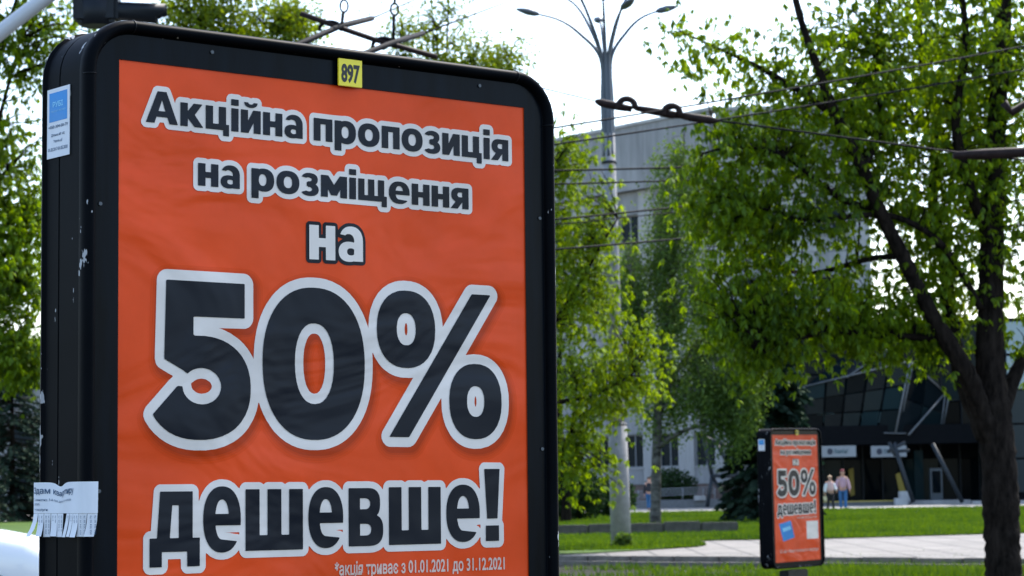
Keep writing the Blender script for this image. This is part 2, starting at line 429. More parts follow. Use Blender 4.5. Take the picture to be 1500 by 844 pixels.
def paving_mat(name, base, bw, bh):
    m = bpy.data.materials.new(name); m.use_nodes = True; nt = m.node_tree; b = nt.nodes['Principled BSDF']
    b.inputs['Roughness'].default_value = .85
    tc = nt.nodes.new('ShaderNodeTexCoord'); br = nt.nodes.new('ShaderNodeTexBrick')
    br.inputs['Scale'].default_value = 1; br.inputs['Brick Width'].default_value = bw; br.inputs['Row Height'].default_value = bh
    br.inputs['Mortar Size'].default_value = .035; br.offset = 0
    br.inputs['Color1'].default_value = (*base, 1); br.inputs['Color2'].default_value = (*[c*.78 for c in base], 1)
    br.inputs['Mortar'].default_value = (*[c*.32 for c in base], 1)
    nt.links.new(tc.outputs['Object'], br.inputs['Vector'])
    n = nt.nodes.new('ShaderNodeTexNoise'); n.inputs['Scale'].default_value = .55; n.inputs['Detail'].default_value = 10; n.inputs['Roughness'].default_value = .8
    nt.links.new(tc.outputs['Object'], n.inputs['Vector'])
    mx = nt.nodes.new('ShaderNodeMix'); mx.data_type = 'RGBA'; mx.blend_type = 'OVERLAY'; mx.inputs[0].default_value = .9
    nt.links.new(br.outputs[0], mx.inputs[6]); nt.links.new(n.outputs[0], mx.inputs[7]); nt.links.new(mx.outputs[2], b.inputs['Base Color'])
    return m
M_PAVE = paving_mat('paving', (.185, .168, .15), .9, .9)
M_PAVE2 = paving_mat('far_paving', (.36, .34, .31), .6, .6)

sheet('ground', [(-600, -40), (600, -40), (600, 1500), (-600, 1500)], -.02, M_FAR)
sheet('verge', [(-60, 31.7), (60, 31.7), (60, 46.2), (-60, 55.5)], -.012, M_SOIL)
sheet('near_verge', [(-40, -5), (40, -5), (40, 8), (-40, 8)], -.012, M_SOIL)
sheet('road', [(-80, 8.2), (80, 8.2), (80, 31.4), (-80, 31.4)], -.010, M_ASPH)
KZ = .14                                                   # footpath level above the verge
kA, kB = gnd(800, 815, KZ), gnd(1560, 819.5, KZ)           # top front edge of the path kerb
kd = (kB-kA).normalized(); kn = Vector((-kd.y, kd.x, 0))    # along the kerb, away from the camera
kL = kA-kd*30; kR = kB+kd*25
def kp(t, n): 
    p = kA+kd*t+kn*n; return (p.x, p.y)
lawn_px = [(760, 814.5), (812, 813.5), (870, 811), (930, 807.5), (985, 804), (1022, 801.5), (1036, 799), (1020, 795.5), (1000, 793.6), (1060, 792), (1130, 791), (1210, 789.8), (1320, 786.5), (1441, 783), (1560, 780)]
lawn_edge = [gnd(x, y, KZ) for x, y in lawn_px]
sheet('footpath', [kp(-30, .25), kp(60, .25), kp(60, 26), kp(-30, 26)], KZ, M_PAVE)
LZ = KZ+.02
far_y = 101.5
lawn_pts = [(-70, lawn_edge[0].y+4.2), (lawn_edge[0].x-8, lawn_edge[0].y+1.0)]+[(p.x, p.y) for p in lawn_edge]+[(40, 66), (45, far_y-6), (14, far_y+.4), (-2, far_y+1.5), (-70, 118)]
sheet('lawn', lawn_pts, LZ, M_LAWN)
sheet('plaza', [(-90, 98), (90, 92), (90, 190), (-90, 190)], .075, M_PAVE2)

# kerb of the footpath: single stones with open joints
kerb = bpy.data.objects.new('path_kerb', None); link(kerb); tag(kerb, kind='structure')
kerb.location = (kA.x, kA.y, 0); kerb.rotation_euler = (0, 0, math.atan2(kd.y, kd.x))
stone = MB().box((0.008, 0, -.03), (.992, .25, KZ+.012), bev=.014).mesh('kerb_stone', mat('kerb_concrete', (.13, .115, .10), rough=.9, var=.45, vscale=4, bump=.3, bscale=30))
low = MB().box((0.008, -.55, -.03), (.992, -.40, .075), bev=.012).mesh('lower_kerb_stone', MATS['kerb_concrete'])
for i in range(-9, 22):
    a = obj('kerb_stone', stone, kerb, (i, random.uniform(-.012, .012), random.uniform(-.008, .006)), (0, 0, random.uniform(-.006, .006)))
    if i > -6: obj('lower_kerb_stone', low, kerb, (i+.4, random.uniform(-.01, .01), random.uniform(-.01, .006)))
gut = sheet('gutter', [kp(-30, -.4), kp(60, -.4), kp(60, -.002), kp(-30, -.002)], .006, mat('gutter_concrete', (.06, .055, .05), rough=.95, var=.3, vscale=3))

# low stone edging of the flower bed on the lawn
we0, we1 = gnd(770, 786, LZ), gnd(1028, 781, LZ)
wd = (we1-we0).normalized(); wl = (we1-we0).length
edging = thing('bed_edging_wall', 'low dark stone edging wall on the lawn in front of the birch', 'low wall', (we0.x, we0.y, LZ), math.atan2(wd.y, wd.x))
M_OLDSTONE = mat('old_stone', (.10, .09, .075), rough=.95, col2=(.045, .042, .035), vscale=5, bump=.7, bscale=14)
es = [MB().box((0, 0, -.04), (.98, .30, .30+random.uniform(-.03, .02)), bev=.03).mesh('edging_block', M_OLDSTONE) for _ in range(4)]
for i in range(-3, int(wl)+1):
    o = obj('edging_block', es[i % 4], edging, (i+(wl-int(wl))-.0, random.uniform(-.02, .02), 0), (0, 0, random.uniform(-.01, .01)))

# grass blades (uncountable)
def inside(P, poly):
    s = np.zeros(len(P), bool)
    for i in range(len(poly)):
        (ax, ay), (bx, by) = poly[i], poly[(i+1) % len(poly)]
        c = (ay > P[:, 1]) != (by > P[:, 1]); s ^= c & (P[:, 0] < (bx-ax)*(P[:, 1]-ay)/(by-ay+1e-12)+ax)
    return s
M_BLADE = leaf_mat('grass_blade', (.016, .050, .0015), (.085, .15, .006), trans=.35, clump=.28)
def blades(name, label, P, z, hmin, hmax, wid, material=None):
    n = len(P); a = RNG.uniform(0, 2*np.pi, n); h = RNG.uniform(hmin, hmax, n)*RNG.choice([1, 1, 1, 1.5], n)
    lean = RNG.normal(0, .35, (n, 2))*h[:, None]; wv = np.c_[np.cos(a), np.sin(a)]*wid/2
    V = np.zeros((n, 3, 3)); V[:, 0, :2] = P-wv; V[:, 1, :2] = P+wv; V[:, 2, :2] = P+lean; V[:, :, 2] = z; V[:, 2, 2] += h
    o = obj(name, mesh_np(name, V.reshape(-1, 3), np.arange(n*3).reshape(-1, 3), material or M_BLADE))
    return tag(o, label, 'grass', kind='stuff')
def frustum_pts(n, y0, y1, px0=790, px1=1520):
    Y = y0*(y1/y0)**RNG.uniform(0, 1, n); X = (RNG.uniform(px0, px1, n)-750)/3500*Y*1.02
    return np.c_[X, Y]
P = frustum_pts(150000, 50, 104); P = P[inside(P, lawn_pts)]
blades('lawn_grass', 'bright green sunlit lawn grass between the paved paths', P, LZ, .03, .09, .035)
P = np.c_[RNG.uniform(-30, -21, 9000), RNG.uniform(100, 121, 9000)]
P = frustum_pts(42000, 33, 47.5); 
from mathutils import noise as mnoise
den = np.array([mnoise.noise(Vector((p[0]*.55, p[1]*.35, 3.1))) for p in P]); side = np.clip((P[:, 0]/P[:, 1]*3500+750-1100)/500, -.25, .4)
P = P[(den+side) > RNG.uniform(-.3, .3, len(P))]
blades('verge_grass', 'patchy grass on the bare soil verge below the kerb', P, -.01, .04, .13, .03)

# ================================================================== ADVERTISING SIGNS
BORD = .09; BW, BH = 1.2+2*BORD, 1.8+2*BORD; YP = -.088      # poster plane in sign space (front is -y)
def rrect(hw, h0, h1, r, n=8):
    pts = []
    for cx, cz, a0 in ((hw-r, h1-r, 0), (-hw+r, h1-r, 90), (-hw+r, h0+r, 180), (hw-r, h0+r, 270)):
        for k in range(n+1):
            a = R(a0+90*k/n); pts.append((cx+r*math.cos(a), cz+r*math.sin(a)))
    return pts
def sweep(profile, material, name):
    """profile: list of (inset, y) swept round the sign's rounded outline"""
    rings = []
    for ins, y in profile:
        rings.append([(p[0], y, p[1]) for p in rrect(BW/2-ins, ins, BH-ins, max(.012, .125-ins))])
    n = len(rings[0]); vs = [v for r_ in rings for v in r_]; fs = []
    for i in range(len(rings)-1):
        for j in range(n): fs.append((i*n+j, i*n+(j+1) % n, (i+1)*n+(j+1) % n, (i+1)*n+j))
    me = mesh_from(name, vs, fs, material, True)
    bm = bmesh.new(); bm.from_mesh(me); bmesh.ops.recalc_face_normals(bm, faces=bm.faces[:])
    bm.to_mesh(me); bm.free(); me.set_sharp_from_angle(angle=R(32)); return me
def sign_frame_mat():
    m = bpy.data.materials.new('worn_black_enamel'); m.use_nodes = True; nt = m.node_tree; b = nt.nodes['Principled BSDF']
    b.inputs['Roughness'].default_value = .5; b.inputs['Specular IOR Level'].default_value = .03
    tc = nt.nodes.new('ShaderNodeTexCoord')
    n = nt.nodes.new('ShaderNodeTexNoise'); n.inputs['Scale'].default_value = 7; n.inputs['Detail'].default_value = 8
    nt.links.new(tc.outputs['Object'], n.inputs['Vector'])
    cr = nt.nodes.new('ShaderNodeValToRGB'); cr.color_ramp.elements[0].color = (.0012, .0016, .0025, 1); cr.color_ramp.elements[1].color = (.0045, .0055, .0075, 1)
    nt.links.new(n.outputs[0], cr.inputs[0])
    mp = nt.nodes.new('ShaderNodeMapping'); mp.inputs['Scale'].default_value = (1, 1, .45); nt.links.new(tc.outputs['Object'], mp.inputs[0])
    ch = nt.nodes.new('ShaderNodeTexNoise'); ch.inputs['Scale'].default_value = 34; ch.inputs['Detail'].default_value = 3; ch.inputs['Roughness'].default_value = .55
    nt.links.new(mp.outputs[0], ch.inputs['Vector'])
    big = nt.nodes.new('ShaderNodeTexNoise'); big.inputs['Scale'].default_value = 4.2; nt.links.new(tc.outputs['Object'], big.inputs['Vector'])
    ad = nt.nodes.new('ShaderNodeMath'); ad.operation = 'MULTIPLY_ADD'; ad.inputs[1].default_value = .55
    nt.links.new(big.outputs[0], ad.inputs[0]); nt.links.new(ch.outputs[0], ad.inputs[2])
    th = nt.nodes.new('ShaderNodeValToRGB'); th.color_ramp.elements[0].position = .985; th.color_ramp.elements[1].position = 1.0
    nt.links.new(ad.outputs[0], th.inputs[0])
    mx = nt.nodes.new('ShaderNodeMix'); mx.data_type = 'RGBA'; nt.links.new(th.outputs[0], mx.inputs[0])
    nt.links.new(cr.outputs[0], mx.inputs[6]); mx.inputs[7].default_value = (.42, .42, .43, 1)
    nt.links.new(mx.outputs[2], b.inputs['Base Color'])
    bp = nt.nodes.new('ShaderNodeBump'); bp.inputs['Strength'].default_value = .12; bp.inputs['Distance'].default_value = .004
    nt.links.new(n.outputs[0], bp.inputs['Height']); nt.links.new(bp.outputs[0], b.inputs['Normal'])
    return m
M_ENAMEL = sign_frame_mat()
def print_mat(name, col, fade=0.0):
    """print on wrinkled paper behind a plastic front"""
    m = bpy.data.materials.new(name); m.use_nodes = True; nt = m.node_tree; b = nt.nodes['Principled BSDF']
    b.inputs['Roughness'].default_value = .36; b.inputs['Specular IOR Level'].default_value = .17
    tc = nt.nodes.new('ShaderNodeTexCoord')
    n = nt.nodes.new('ShaderNodeTexNoise'); n.inputs['Scale'].default_value = 2.2; n.inputs['Detail'].default_value = 7; n.inputs['Roughness'].default_value = .6
    nt.links.new(tc.outputs['Object'], n.inputs['Vector'])
    cr = nt.nodes.new('ShaderNodeValToRGB'); cr.color_ramp.elements[0].position = .3; cr.color_ramp.elements[1].position = .72
    cr.color_ramp.elements[0].color = (*[c*.80 for c in col], 1); cr.color_ramp.elements[1].color = (*[min(1, c*1.12+fade) for c in col], 1)
    nt.links.new(n.outputs[0], cr.inputs[0]); nt.links.new(cr.outputs[0], b.inputs['Base Color'])
    mp = nt.nodes.new('ShaderNodeMapping'); mp.inputs['Scale'].default_value = (1.0, 1, 1.7); mp.inputs['Rotation'].default_value = (0, .8, 0)
    nt.links.new(tc.outputs['Object'], mp.inputs[0])
    w = nt.nodes.new('ShaderNodeTexNoise'); w.inputs['Scale'].default_value = 1.9; w.inputs['Detail'].default_value = 3.0; w.inputs['Roughness'].default_value = .42; w.inputs['Distortion'].default_value = .9
    nt.links.new(mp.outputs[0], w.inputs['Vector'])
    bp = nt.nodes.new('ShaderNodeBump'); bp.inputs['Strength'].default_value = .5; bp.inputs['Distance'].default_value = .05
    nt.links.new(w.outputs[0], bp.inputs['Height']); nt.links.new(bp.outputs[0], b.inputs['Normal'])
    return m
ORANGE = (.86, .072, .006)
M_ORANGE = print_mat('orange_print', ORANGE, .01)
M_INK = print_mat('dark_ink', (.007, .010, .017))
M_WHITE = print_mat('white_print', (.83, .74, .66))
M_CREAM = print_mat('pale_print', (.78, .56, .46))
M_BLUE = print_mat('blue_print', (.02, .25, .62))
M_PALEBLUE = print_mat('pale_blue_print', (.25, .62, .85))
M_YELLOW = mat('yellow_plate', (.92, .74, .03), rough=.4)
M_PAPER = mat('paper', (.78, .79, .83), rough=.7, var=.04, vscale=14)

# pose of the near sign, solved from its poster corners
def sign_axes(yaw, rho):
    x = Vector((math.cos(R(yaw)), math.sin(R(yaw)), 0)); z = Vector((0, 0, 1))
    x2 = x*math.cos(rho)-z*math.sin(rho); z2 = z*math.cos(rho)+x*math.sin(rho); y2 = z2.cross(x2)
    return x2, y2, z2
def sign_pose(A, yaw, rho, leg):
    x2, y2, z2 = sign_axes(yaw, rho)
    O = Vector(A)+x2*.6-y2*YP-z2*(leg+BORD+1.8)
    return Matrix(((x2.x, y2.x, z2.x, O.x), (x2.y, y2.y, z2.y, O.y), (x2.z, y2.z, z2.z, O.z), (0, 0, 0, 1)))
LEG1, LEG2 = .74, .33
POSE1 = sign_pose((-.89534, 5.4189, 2.63066), 38.8, .010, LEG1)
POSE2 = sign_pose((3.6258, 33.763, 2.2180), 51.0, -.006, LEG2)
_inv1 = POSE1.inverted()
def uv(px, py):
    """photo pixel -> (x, z) on the poster, in box coordinates"""
    o = _inv1 @ CAM; d = (_inv1.to_3x3() @ ray(px, py)); t = (YP-o.y)/d.y; p = o+d*t; return p.x, p.z-LEG1

def leg_mesh(h):
    m = MB(); m.box((-.27, -.075, -.02), (.27, .075, h-.03), bev=.012); m.box((-.36, -.12, -.05), (.36, .12, .035), bev=.012)
    return m.mesh('sign_leg', M_BLACK)
sign = bpy.data.objects.new('advertising_sign', None); sign.empty_display_size = .2; link(sign); sign.matrix_world = POSE1
tag(sign, 'large black framed advertising lightbox close to the camera with orange discount poster', 'advertising sign')
LOC1 = (0, 0, LEG1)
# frame: rounded bulges front and back, side walls with seams
prof = [(.058, -.088), (.034, -.088), (.030, -.092)]+[(.015+.015*math.cos(R(k*180/8)), -.092-.020*math.sin(R(k*180/8))) for k in range(1, 8)]+[(0, -.090), (0, -.076), (.002, -.072), (.007, -.069), (.007, .028), (.010, .029), (.010, .033), (.007, .034), (.007, .094), (.003, .098)]+[(.010-.010*math.cos(R(k*180/8)), .100+.014*math.sin(R(k*180/8))) for k in range(0, 9)]+[(.028, .096), (.034, .088), (.058, .088)]
fr = obj('frame', sweep(prof, M_ENAMEL, 'frame'), sign, LOC1)
# joints of the corner pieces and screws of the border
jm = MB(); jm.tube([(0, -.092-.0205*math.sin(R(a)), -.015-.0155*math.cos(R(a))) for a in range(-50, 181, 15)], .0014, 5)
jmesh = jm.mesh('frame_joint', M_BLACK)
for jx, jz, ry in ((-(BW/2-.125), BH, 0), (BW/2-.125, BH, 0), (-BW/2, BH-.135, -90), (BW/2, BH-.135, 90), (-BW/2, .135, -90), (BW/2, .135, 90)):
    obj('frame_joint', jmesh, sign, (jx, 0, LEG1+jz), (0, R(ry), 0))
scm = MB().tube([(0, -.0915, 0), (0, -.0945, 0)], .0045, 10).mesh('screw', mat('screw_steel', (.10, .11, .12), rough=.4, spec=.3))
for jx, jz in ((-.645, 1.55), (-.645, .9), (-.645, .3), (.645, 1.6), (.645, 1.0), (.645, .4), (-.35, BH-.05), (.45, BH-.05)): obj('screw', scm, sign, (jx, 0, LEG1+jz))
# back panel and border mask
mk = MB()
ins = .033
outer = rrect(BW/2-ins, ins, BH-ins, .092); 
def ring_panel(y, x0, x1, z0, z1):
    n = len(outer); vs = [(p[0], y, p[1]) for p in outer]; fs = []
    inner = []
    for p in outer: inner.append((min(max(p[0]*1.0, x0), x1), y, min(max(p[1], z0), z1)))
    for i in range(n): fs.append((i, (i+1) % n, n+(i+1) % n, n+i))
    return mesh_from('border_panel', vs+inner, fs, M_MASK)
def clean(me):
    bm = bmesh.new(); bm.from_mesh(me); bmesh.ops.remove_doubles(bm, verts=bm.verts[:], dist=1e-5); bmesh.ops.recalc_face_normals(bm, faces=bm.faces[:]); bm.to_mesh(me); bm.free(); return me
obj('border_panel', clean(ring_panel(YP-.003, -.597, .597, BORD+.003, BORD+1.797)), sign, LOC1)
obj('back_panel', mesh_from('back_panel', [(p[0], .087, p[1]) for p in outer], [list(range(len(outer)))], M_MASK), sign, LOC1)
obj('leg', leg_mesh(LEG1), sign)
poster = obj('poster', mesh_from('poster', [(-.6, YP, BORD), (.6, YP, BORD), (.6, YP, BORD+1.8), (-.6, YP, BORD+1.8)], [(0, 1, 2, 3)], M_ORANGE), sign, LOC1)
poster['label'] = 'orange poster with dark lettering outlined in white'

def place_line(text, pL, pR, cap_px, gap=.075, space=.30, xh=False):
    """contours of a line; pL, pR baseline ink ends in photo pixels, cap_px = (x, y_top) of a full-height (or x-height) point"""
    (u0, v0), (u1, v1) = uv(*pL), uv(*pR)
    items, wd_ = layout(text, gap, space)
    sx = (u1-u0)/wd_
    ut, vt = uv(*cap_px); base = v0+(v1-v0)*(ut-u0)/(u1-u0); cap = (vt-base)/(XH if xh else 1)
    out = []
    for cs, x in items:
        out.append([np.c_[(c[:, 0]+x)*sx+u0, v0+(v1-v0)*((c[:, 0]+x)*sx)/(u1-u0)+c[:, 1]*cap] for c in cs])
    return out
def place_glyph(ch, x0, x1, y0, y1, ymid):
    cs, adv = glyph_contours(ch); A = np.vstack(cs); lo, hi = A.min(0), A.max(0)
    ua, ub = uv(x0, ymid)[0], uv(x1, ymid)[0]; va, vb = uv((x0+x1)/2, y1)[1], uv((x0+x1)/2, y0)[1]
    return [np.c_[ua+(c[:, 0]-lo[0])/(hi[0]-lo[0])*(ub-ua), va+(c[:, 1]-lo[1])/(hi[1]-lo[1])*(vb-va)] for c in cs]
E1, E2 = YP-.0012, YP-.0024
def print_line(name, groups, r, ink, rim):
    polys = [p for g in groups for p in g]
    o = obj(name+'_outline', fill(name+'_outline', grow(polys, r), E1, rim), poster)
    obj(name, fill(name, polys, E2, ink), poster)
gs = place_line('Акційна пропозиція', (213, 178.6), (744, 236.8), (239, 134.8))
print_line('headline_word', gs[:7], .0125, M_INK, M_WHITE); print_line('headline_word', gs[7:], .0125, M_INK, M_WHITE)
gs = place_line('на розміщення', (289.4, 271.7), (685.8, 307.2), (289.4, 238.6), xh=True)
print_line('second_line_word', gs[:2], .0125, M_INK, M_WHITE); print_line('second_line_word', gs[2:], .0125, M_INK, M_WHITE)
print_line('third_line_lettering', place_line('на', (452.4, 379.8), (531, 384), (452.4, 329.2), gap=.09, xh=True), .0088, M_WHITE, M_INK)
big = [place_glyph('5', 223.5, 366.5, 412.5, 644.5, 530), place_glyph('0', 384, 533.5, 421.5, 644.5, 530), place_glyph('%', 551.5, 733.5, 428.5, 643, 536)]
bp_ = [p for g in big for p in g]
for k, (r_, c_) in enumerate(((.046, .93), (.040, .84), (.034, .72), (.029, .58))):          # the poster's own printed soft drop shadow
    off = np.array([.006, -.010])
    g_ = [p for p in grow([p+off for p in bp_], r_, .004)]
    obj('printed_drop_shadow', fill('printed_drop_shadow', g_, YP-.0003-.0002*k, print_mat('shadow_print_%d' % k, tuple(c*c_ for c in ORANGE))), poster)
print_line('discount_lettering', big, .0245, M_INK, M_WHITE)
low_line = [place_glyph('д', 218.5, 292, 720, 830.5, 775), place_glyph('е', 297, 352, 712.5, 809.5, 760), place_glyph('ш', 359, 443, 716.5, 806, 760),
            place_glyph('е', 451, 502, 713.5, 803, 760), place_glyph('в', 510, 560.5, 715, 800, 757), place_glyph('ш', 569, 645, 713.5, 797.5, 757),
            place_glyph('е', 653, 702, 710, 794, 752), place_glyph('!', 709, 731.5, 687, 792.5, 740)]
print_line('bottom_line_lettering', low_line, .0165, M_INK, M_WHITE)
(ua, va), (ub, vb) = uv(490, 843), uv(739, 833.5)
ft = font_mesh('footnote_lettering', '*акція триває з 01.01.2021 до 31.12.2021', 0, 0, ub-ua, .031, E1, M_CREAM, bold=.022)
ft.transform(Matrix.Translation((ua, 0, va)) @ Matrix.Rotation(-math.atan2(vb-va, ub-ua), 4, 'Y')); obj('footnote_lettering', ft, poster)['kind'] = 'stuff'
# lower half of the poster (shows on the farther sign)
def pz(u, v): return (-.6+1.2*u, BORD+1.8*(1-v))
c = [pz(.10, .70), pz(.355, .675), pz(.43, .81), pz(.18, .838)]
obj('blue_card_print', mesh_from('blue_card_print', [(p[0], E1, p[1]) for p in c], [(0, 3, 2, 1)], M_BLUE), poster)
c = [pz(.16, .735), pz(.34, .717), pz(.36, .745), pz(.18, .763)]
obj('pale_card_print', mesh_from('pale_card_print', [(p[0], E2, p[1]) for p in c], [(0, 3, 2, 1)], M_PALEBLUE), poster)
x, z = pz(.10, .925); obj('bottom_lettering', font_mesh('bottom_lettering', '22 до кінця кожного місяця', x, z, 1.02, .046, E1, M_CREAM, bold=.012), poster)['kind'] = 'stuff'
c = [pz(.70, .688), pz(.96, .688), pz(.96, .83), pz(.70, .83)]
obj('white_card_print', mesh_from('white_card_print', [(p[0], E1, p[1]) for p in c], [(0, 3, 2, 1)], M_WHITE), poster)
# number plate: stands on the border just over the poster's top edge
nx0, nz0 = uv(490, 126.5); nx1, nz1 = uv(524.5, 88.5)
pl = MB().box((nx0, YP-.018, nz0), (nx1, YP-.0125, nz1-.004), bev=.0012).build('number_plate', M_YELLOW, sign); pl.location = LOC1
M_DIG = mat('plate_digits', (.012, .012, .012), rough=.5)
dg_ = font_mesh('plate_digits', '897', nx0+(nx1-nx0)*.11, nz0+(nz1-nz0)*.17, (nx1-nx0)*.78, (nz1-nz0)*.60, YP-.0186, M_DIG, bold=.038)
pdg = obj('plate_digits', dg_, pl)
# permit sticker on the side wall (side faces -x)
SX = -BW/2+.007-.0015
def side_uv(px, py):
    o = _inv1 @ CAM; d = (_inv1.to_3x3() @ ray(px, py)); t = (SX-o.x)/d.x; p = o+d*t; return p.y, p.z-LEG1
(y0, z1), (y1, z0) = side_uv(70, 133), side_uv(102, 226)
def side_quad(name, ya, yb, za, zb, off, material, parent):
    return obj(name, mesh_from(name, [(SX-off, ya, za), (SX-off, yb, za), (SX-off, yb, zb), (SX-off, ya, zb)], [(0, 1, 2, 3)], material), parent)
lo_y, hi_y = min(y0, y1), max(y0, y1); lo_z, hi_z = min(z0, z1), max(z0, z1)
lo_y = max(lo_y, -.068); hi_y = min(hi_y, .093)
stk = MB().box((SX-.001, lo_y, lo_z), (SX+.0005, hi_y, hi_z)).build('permit_sticker', M_PAPER, sign); stk.location = LOC1
sw, sh = hi_y-lo_y, hi_z-lo_z
side_quad('sticker_blue_panel', lo_y+.1*sw, hi_y-.1*sw, lo_z+.52*sh, hi_z-.06*sh, .0014, M_BLUE, stk)
def side_text(text, f0, f1, fz, hgt, material, bold=.0):
    """text on the side wall, reading from the back edge (+y) to the front edge (-y)"""
    me = font_mesh('sticker_lettering', text, 0, 0, (f1-f0)*sw, hgt*sh, 0, material, bold)
    me.transform(Matrix(((0, 0, 0, SX-.0018), (-1, 0, 0, hi_y-f0*sw), (0, 0, 1, lo_z+fz*sh), (0, 0, 0, 1))))
    return obj('sticker_lettering', me, stk)
side_text('РУБІ', .26, .72, .73, .075, M_PALEBLUE, .02); side_text('зовнішня реклама', .18, .84, .66, .03, M_PALEBLUE)
M_NAVY = mat('navy_print', (.01, .07, .16), rough=.6)
for t_, a, b_, z_, h_ in (('+050 304-00-79', .07, .93, .425, .045), ('Ділянка № 102', .2, .8, .31, .036), ('Термін дії', .3, .7, .22, .036), ('01.05.2017-01.05.2020', .07, .93, .10, .05)):
    side_text(t_, a, b_, z_, h_, M_NAVY, .01)

# the farther sign: a copy with a shorter leg
index_children()
sign2 = copy_tree(sign); sign2.matrix_world = POSE2
sign2['label'] = 'small distant advertising lightbox with orange poster standing beside the chestnut trunk'
for ch in [c for c in bpy.data.objects if c.parent == sign2]:
    if ch.name.startswith('leg'): ch.data = leg_mesh(LEG2)
    else: ch.location.z += LEG2-LEG1
for s_ in (sign, sign2): s_['group'] = 'advertising signs with the same poster'

# handwritten-style notice taped round the side of the near sign
note = bpy.data.objects.new('paper_notice', None); note.empty_display_size = .05; link(note)
note.matrix_world = POSE1 @ Matrix.Translation((0, 0, LEG1))
tag(note, 'white paper notice with tear-off strips taped to the side of the black sign', 'paper notice')
# path round the side wall in (x,y), s metres from the rear edge of the paper
HWX = BW/2
npath = [(-HWX-.006, .120), (-HWX-.008, .085), (-HWX+.002, .04), (-HWX+.006, .0), (-HWX-.003, -.045), (-HWX-.009, -.075), (-HWX-.006, -.106), (-HWX+.007, -.122), (-HWX+.024, -.126)]
cum = [0]
for a, b_ in zip(npath, npath[1:]): cum.append(cum[-1]+math.dist(a, b_))
NW = cum[-1]
def nxy(s, off=0.0):
    s = min(max(s, 0), NW)
    for i in range(len(cum)-1):
        if s <= cum[i+1]+1e-9:
            t = (s-cum[i])/(cum[i+1]-cum[i]); a, b_ = npath[i], npath[i+1]
            d = Vector((b_[0]-a[0], b_[1]-a[1])).normalized()
            return (a[0]+(b_[0]-a[0])*t + d.y*off, a[1]+(b_[1]-a[1])*t - d.x*off)
NZ1 = side_uv(60, 707)[1]; NZ0 = side_uv(100, 752)[1]; NZB = side_uv(100, 786)[1]
nr = 36
vs = []; fs = []
for i in range(nr+1):
    s = NW*i/nr; dip = -.010*math.exp(-((s/NW-.42)/.10)**2)
    for j in range(5):
        x, y = nxy(s, .0)
        z = NZ0+(NZ1+dip-NZ0)*j/4
        vs.append((x-.003*math.sin(s*60)*(j/4), y, z))
for i in range(nr):
    for j in range(4): fs.append((i*5+j, (i+1)*5+j, (i+1)*5+j+1, i*5+j+1))
obj('sheet', mesh_from('sheet', vs, fs, M_PAPER, True), note)
nst = 11
for k in range(nst):
    if k == 5: continue                                   # one strip is torn away
    a, b_ = NW*k/nst+.0006, NW*(k+1)/nst-.0006
    curl = random.uniform(.0, .010)+(.006 if k == 0 else 0); sk = random.uniform(-.004, .004)-(.014 if k == 6 else 0)-(.006 if k > 6 else 0)
    vs = []; fs = []
    for q in range(4):
        t = q/3; z = NZ0-.0005-(NZ0-NZB+random.uniform(-.001, .001))*t
        for s in (a, b_):
            x, y = nxy(s); vs.append((x-curl*t*t, y-sk*t+(.012*t*t if k == 0 else 0), z))
    for q in range(3): fs.append((q*2, q*2+2, q*2+3, q*2+1))
    obj('tear_off_strip', mesh_from('tear_off_strip', vs, fs, M_PAPER, True), note)
def note_text(text, s0, width, z, hgt, bold=0.0, vertical=False):
    me = font_mesh('notice_lettering', text, 0, 0, width, hgt, 0, M_NAVY, bold)
    bm = bmesh.new(); bm.from_mesh(me)
    for v in bm.verts:
        u, w_ = v.co.x, v.co.z
        s_, zz = (s0+u, z+w_) if not vertical else (s0-w_, z+u)
        x, y = nxy(s_, 0); dip = -.010*math.exp(-((s_/NW-.42)/.10)**2)*max(0, (zz-NZ0)/(NZ1-NZ0))
        # lift off the paper along its outward normal
        x2, y2 = nxy(s_, .0012); v.co = Vector((x2-.003*math.sin(s_*60)*max(0, (zz-NZ0)/(NZ1-NZ0)), y2, zz+dip))
    bm.to_mesh(me); bm.free(); me.update()
    return obj('notice_lettering', me, note)
NH = NZ1-NZ0
note_text('Здам квартиру', NW*.02, NW*.70, NZ1-NH*.36, NH*.20, .012)
note_text('2-кімнатну, 3-й пов, для 2-х чоловік', NW*.03, NW*.64, NZ1-NH*.60, NH*.085)
note_text('оплата', NW*.03, NW*.10, NZ1-NH*.74, NH*.085); note_text('+ послуги', NW*.03, NW*.20, NZ1-NH*.92, NH*.085, .01)
for k in range(nst):
    if k in (0, 5): continue
    for q in (.35, .75): note_text('050 304 00 79', NW*(k+q)/nst+.002, (NZ0-NZB)*.8, NZB+(NZ0-NZB)*.1, .004, 0, True)

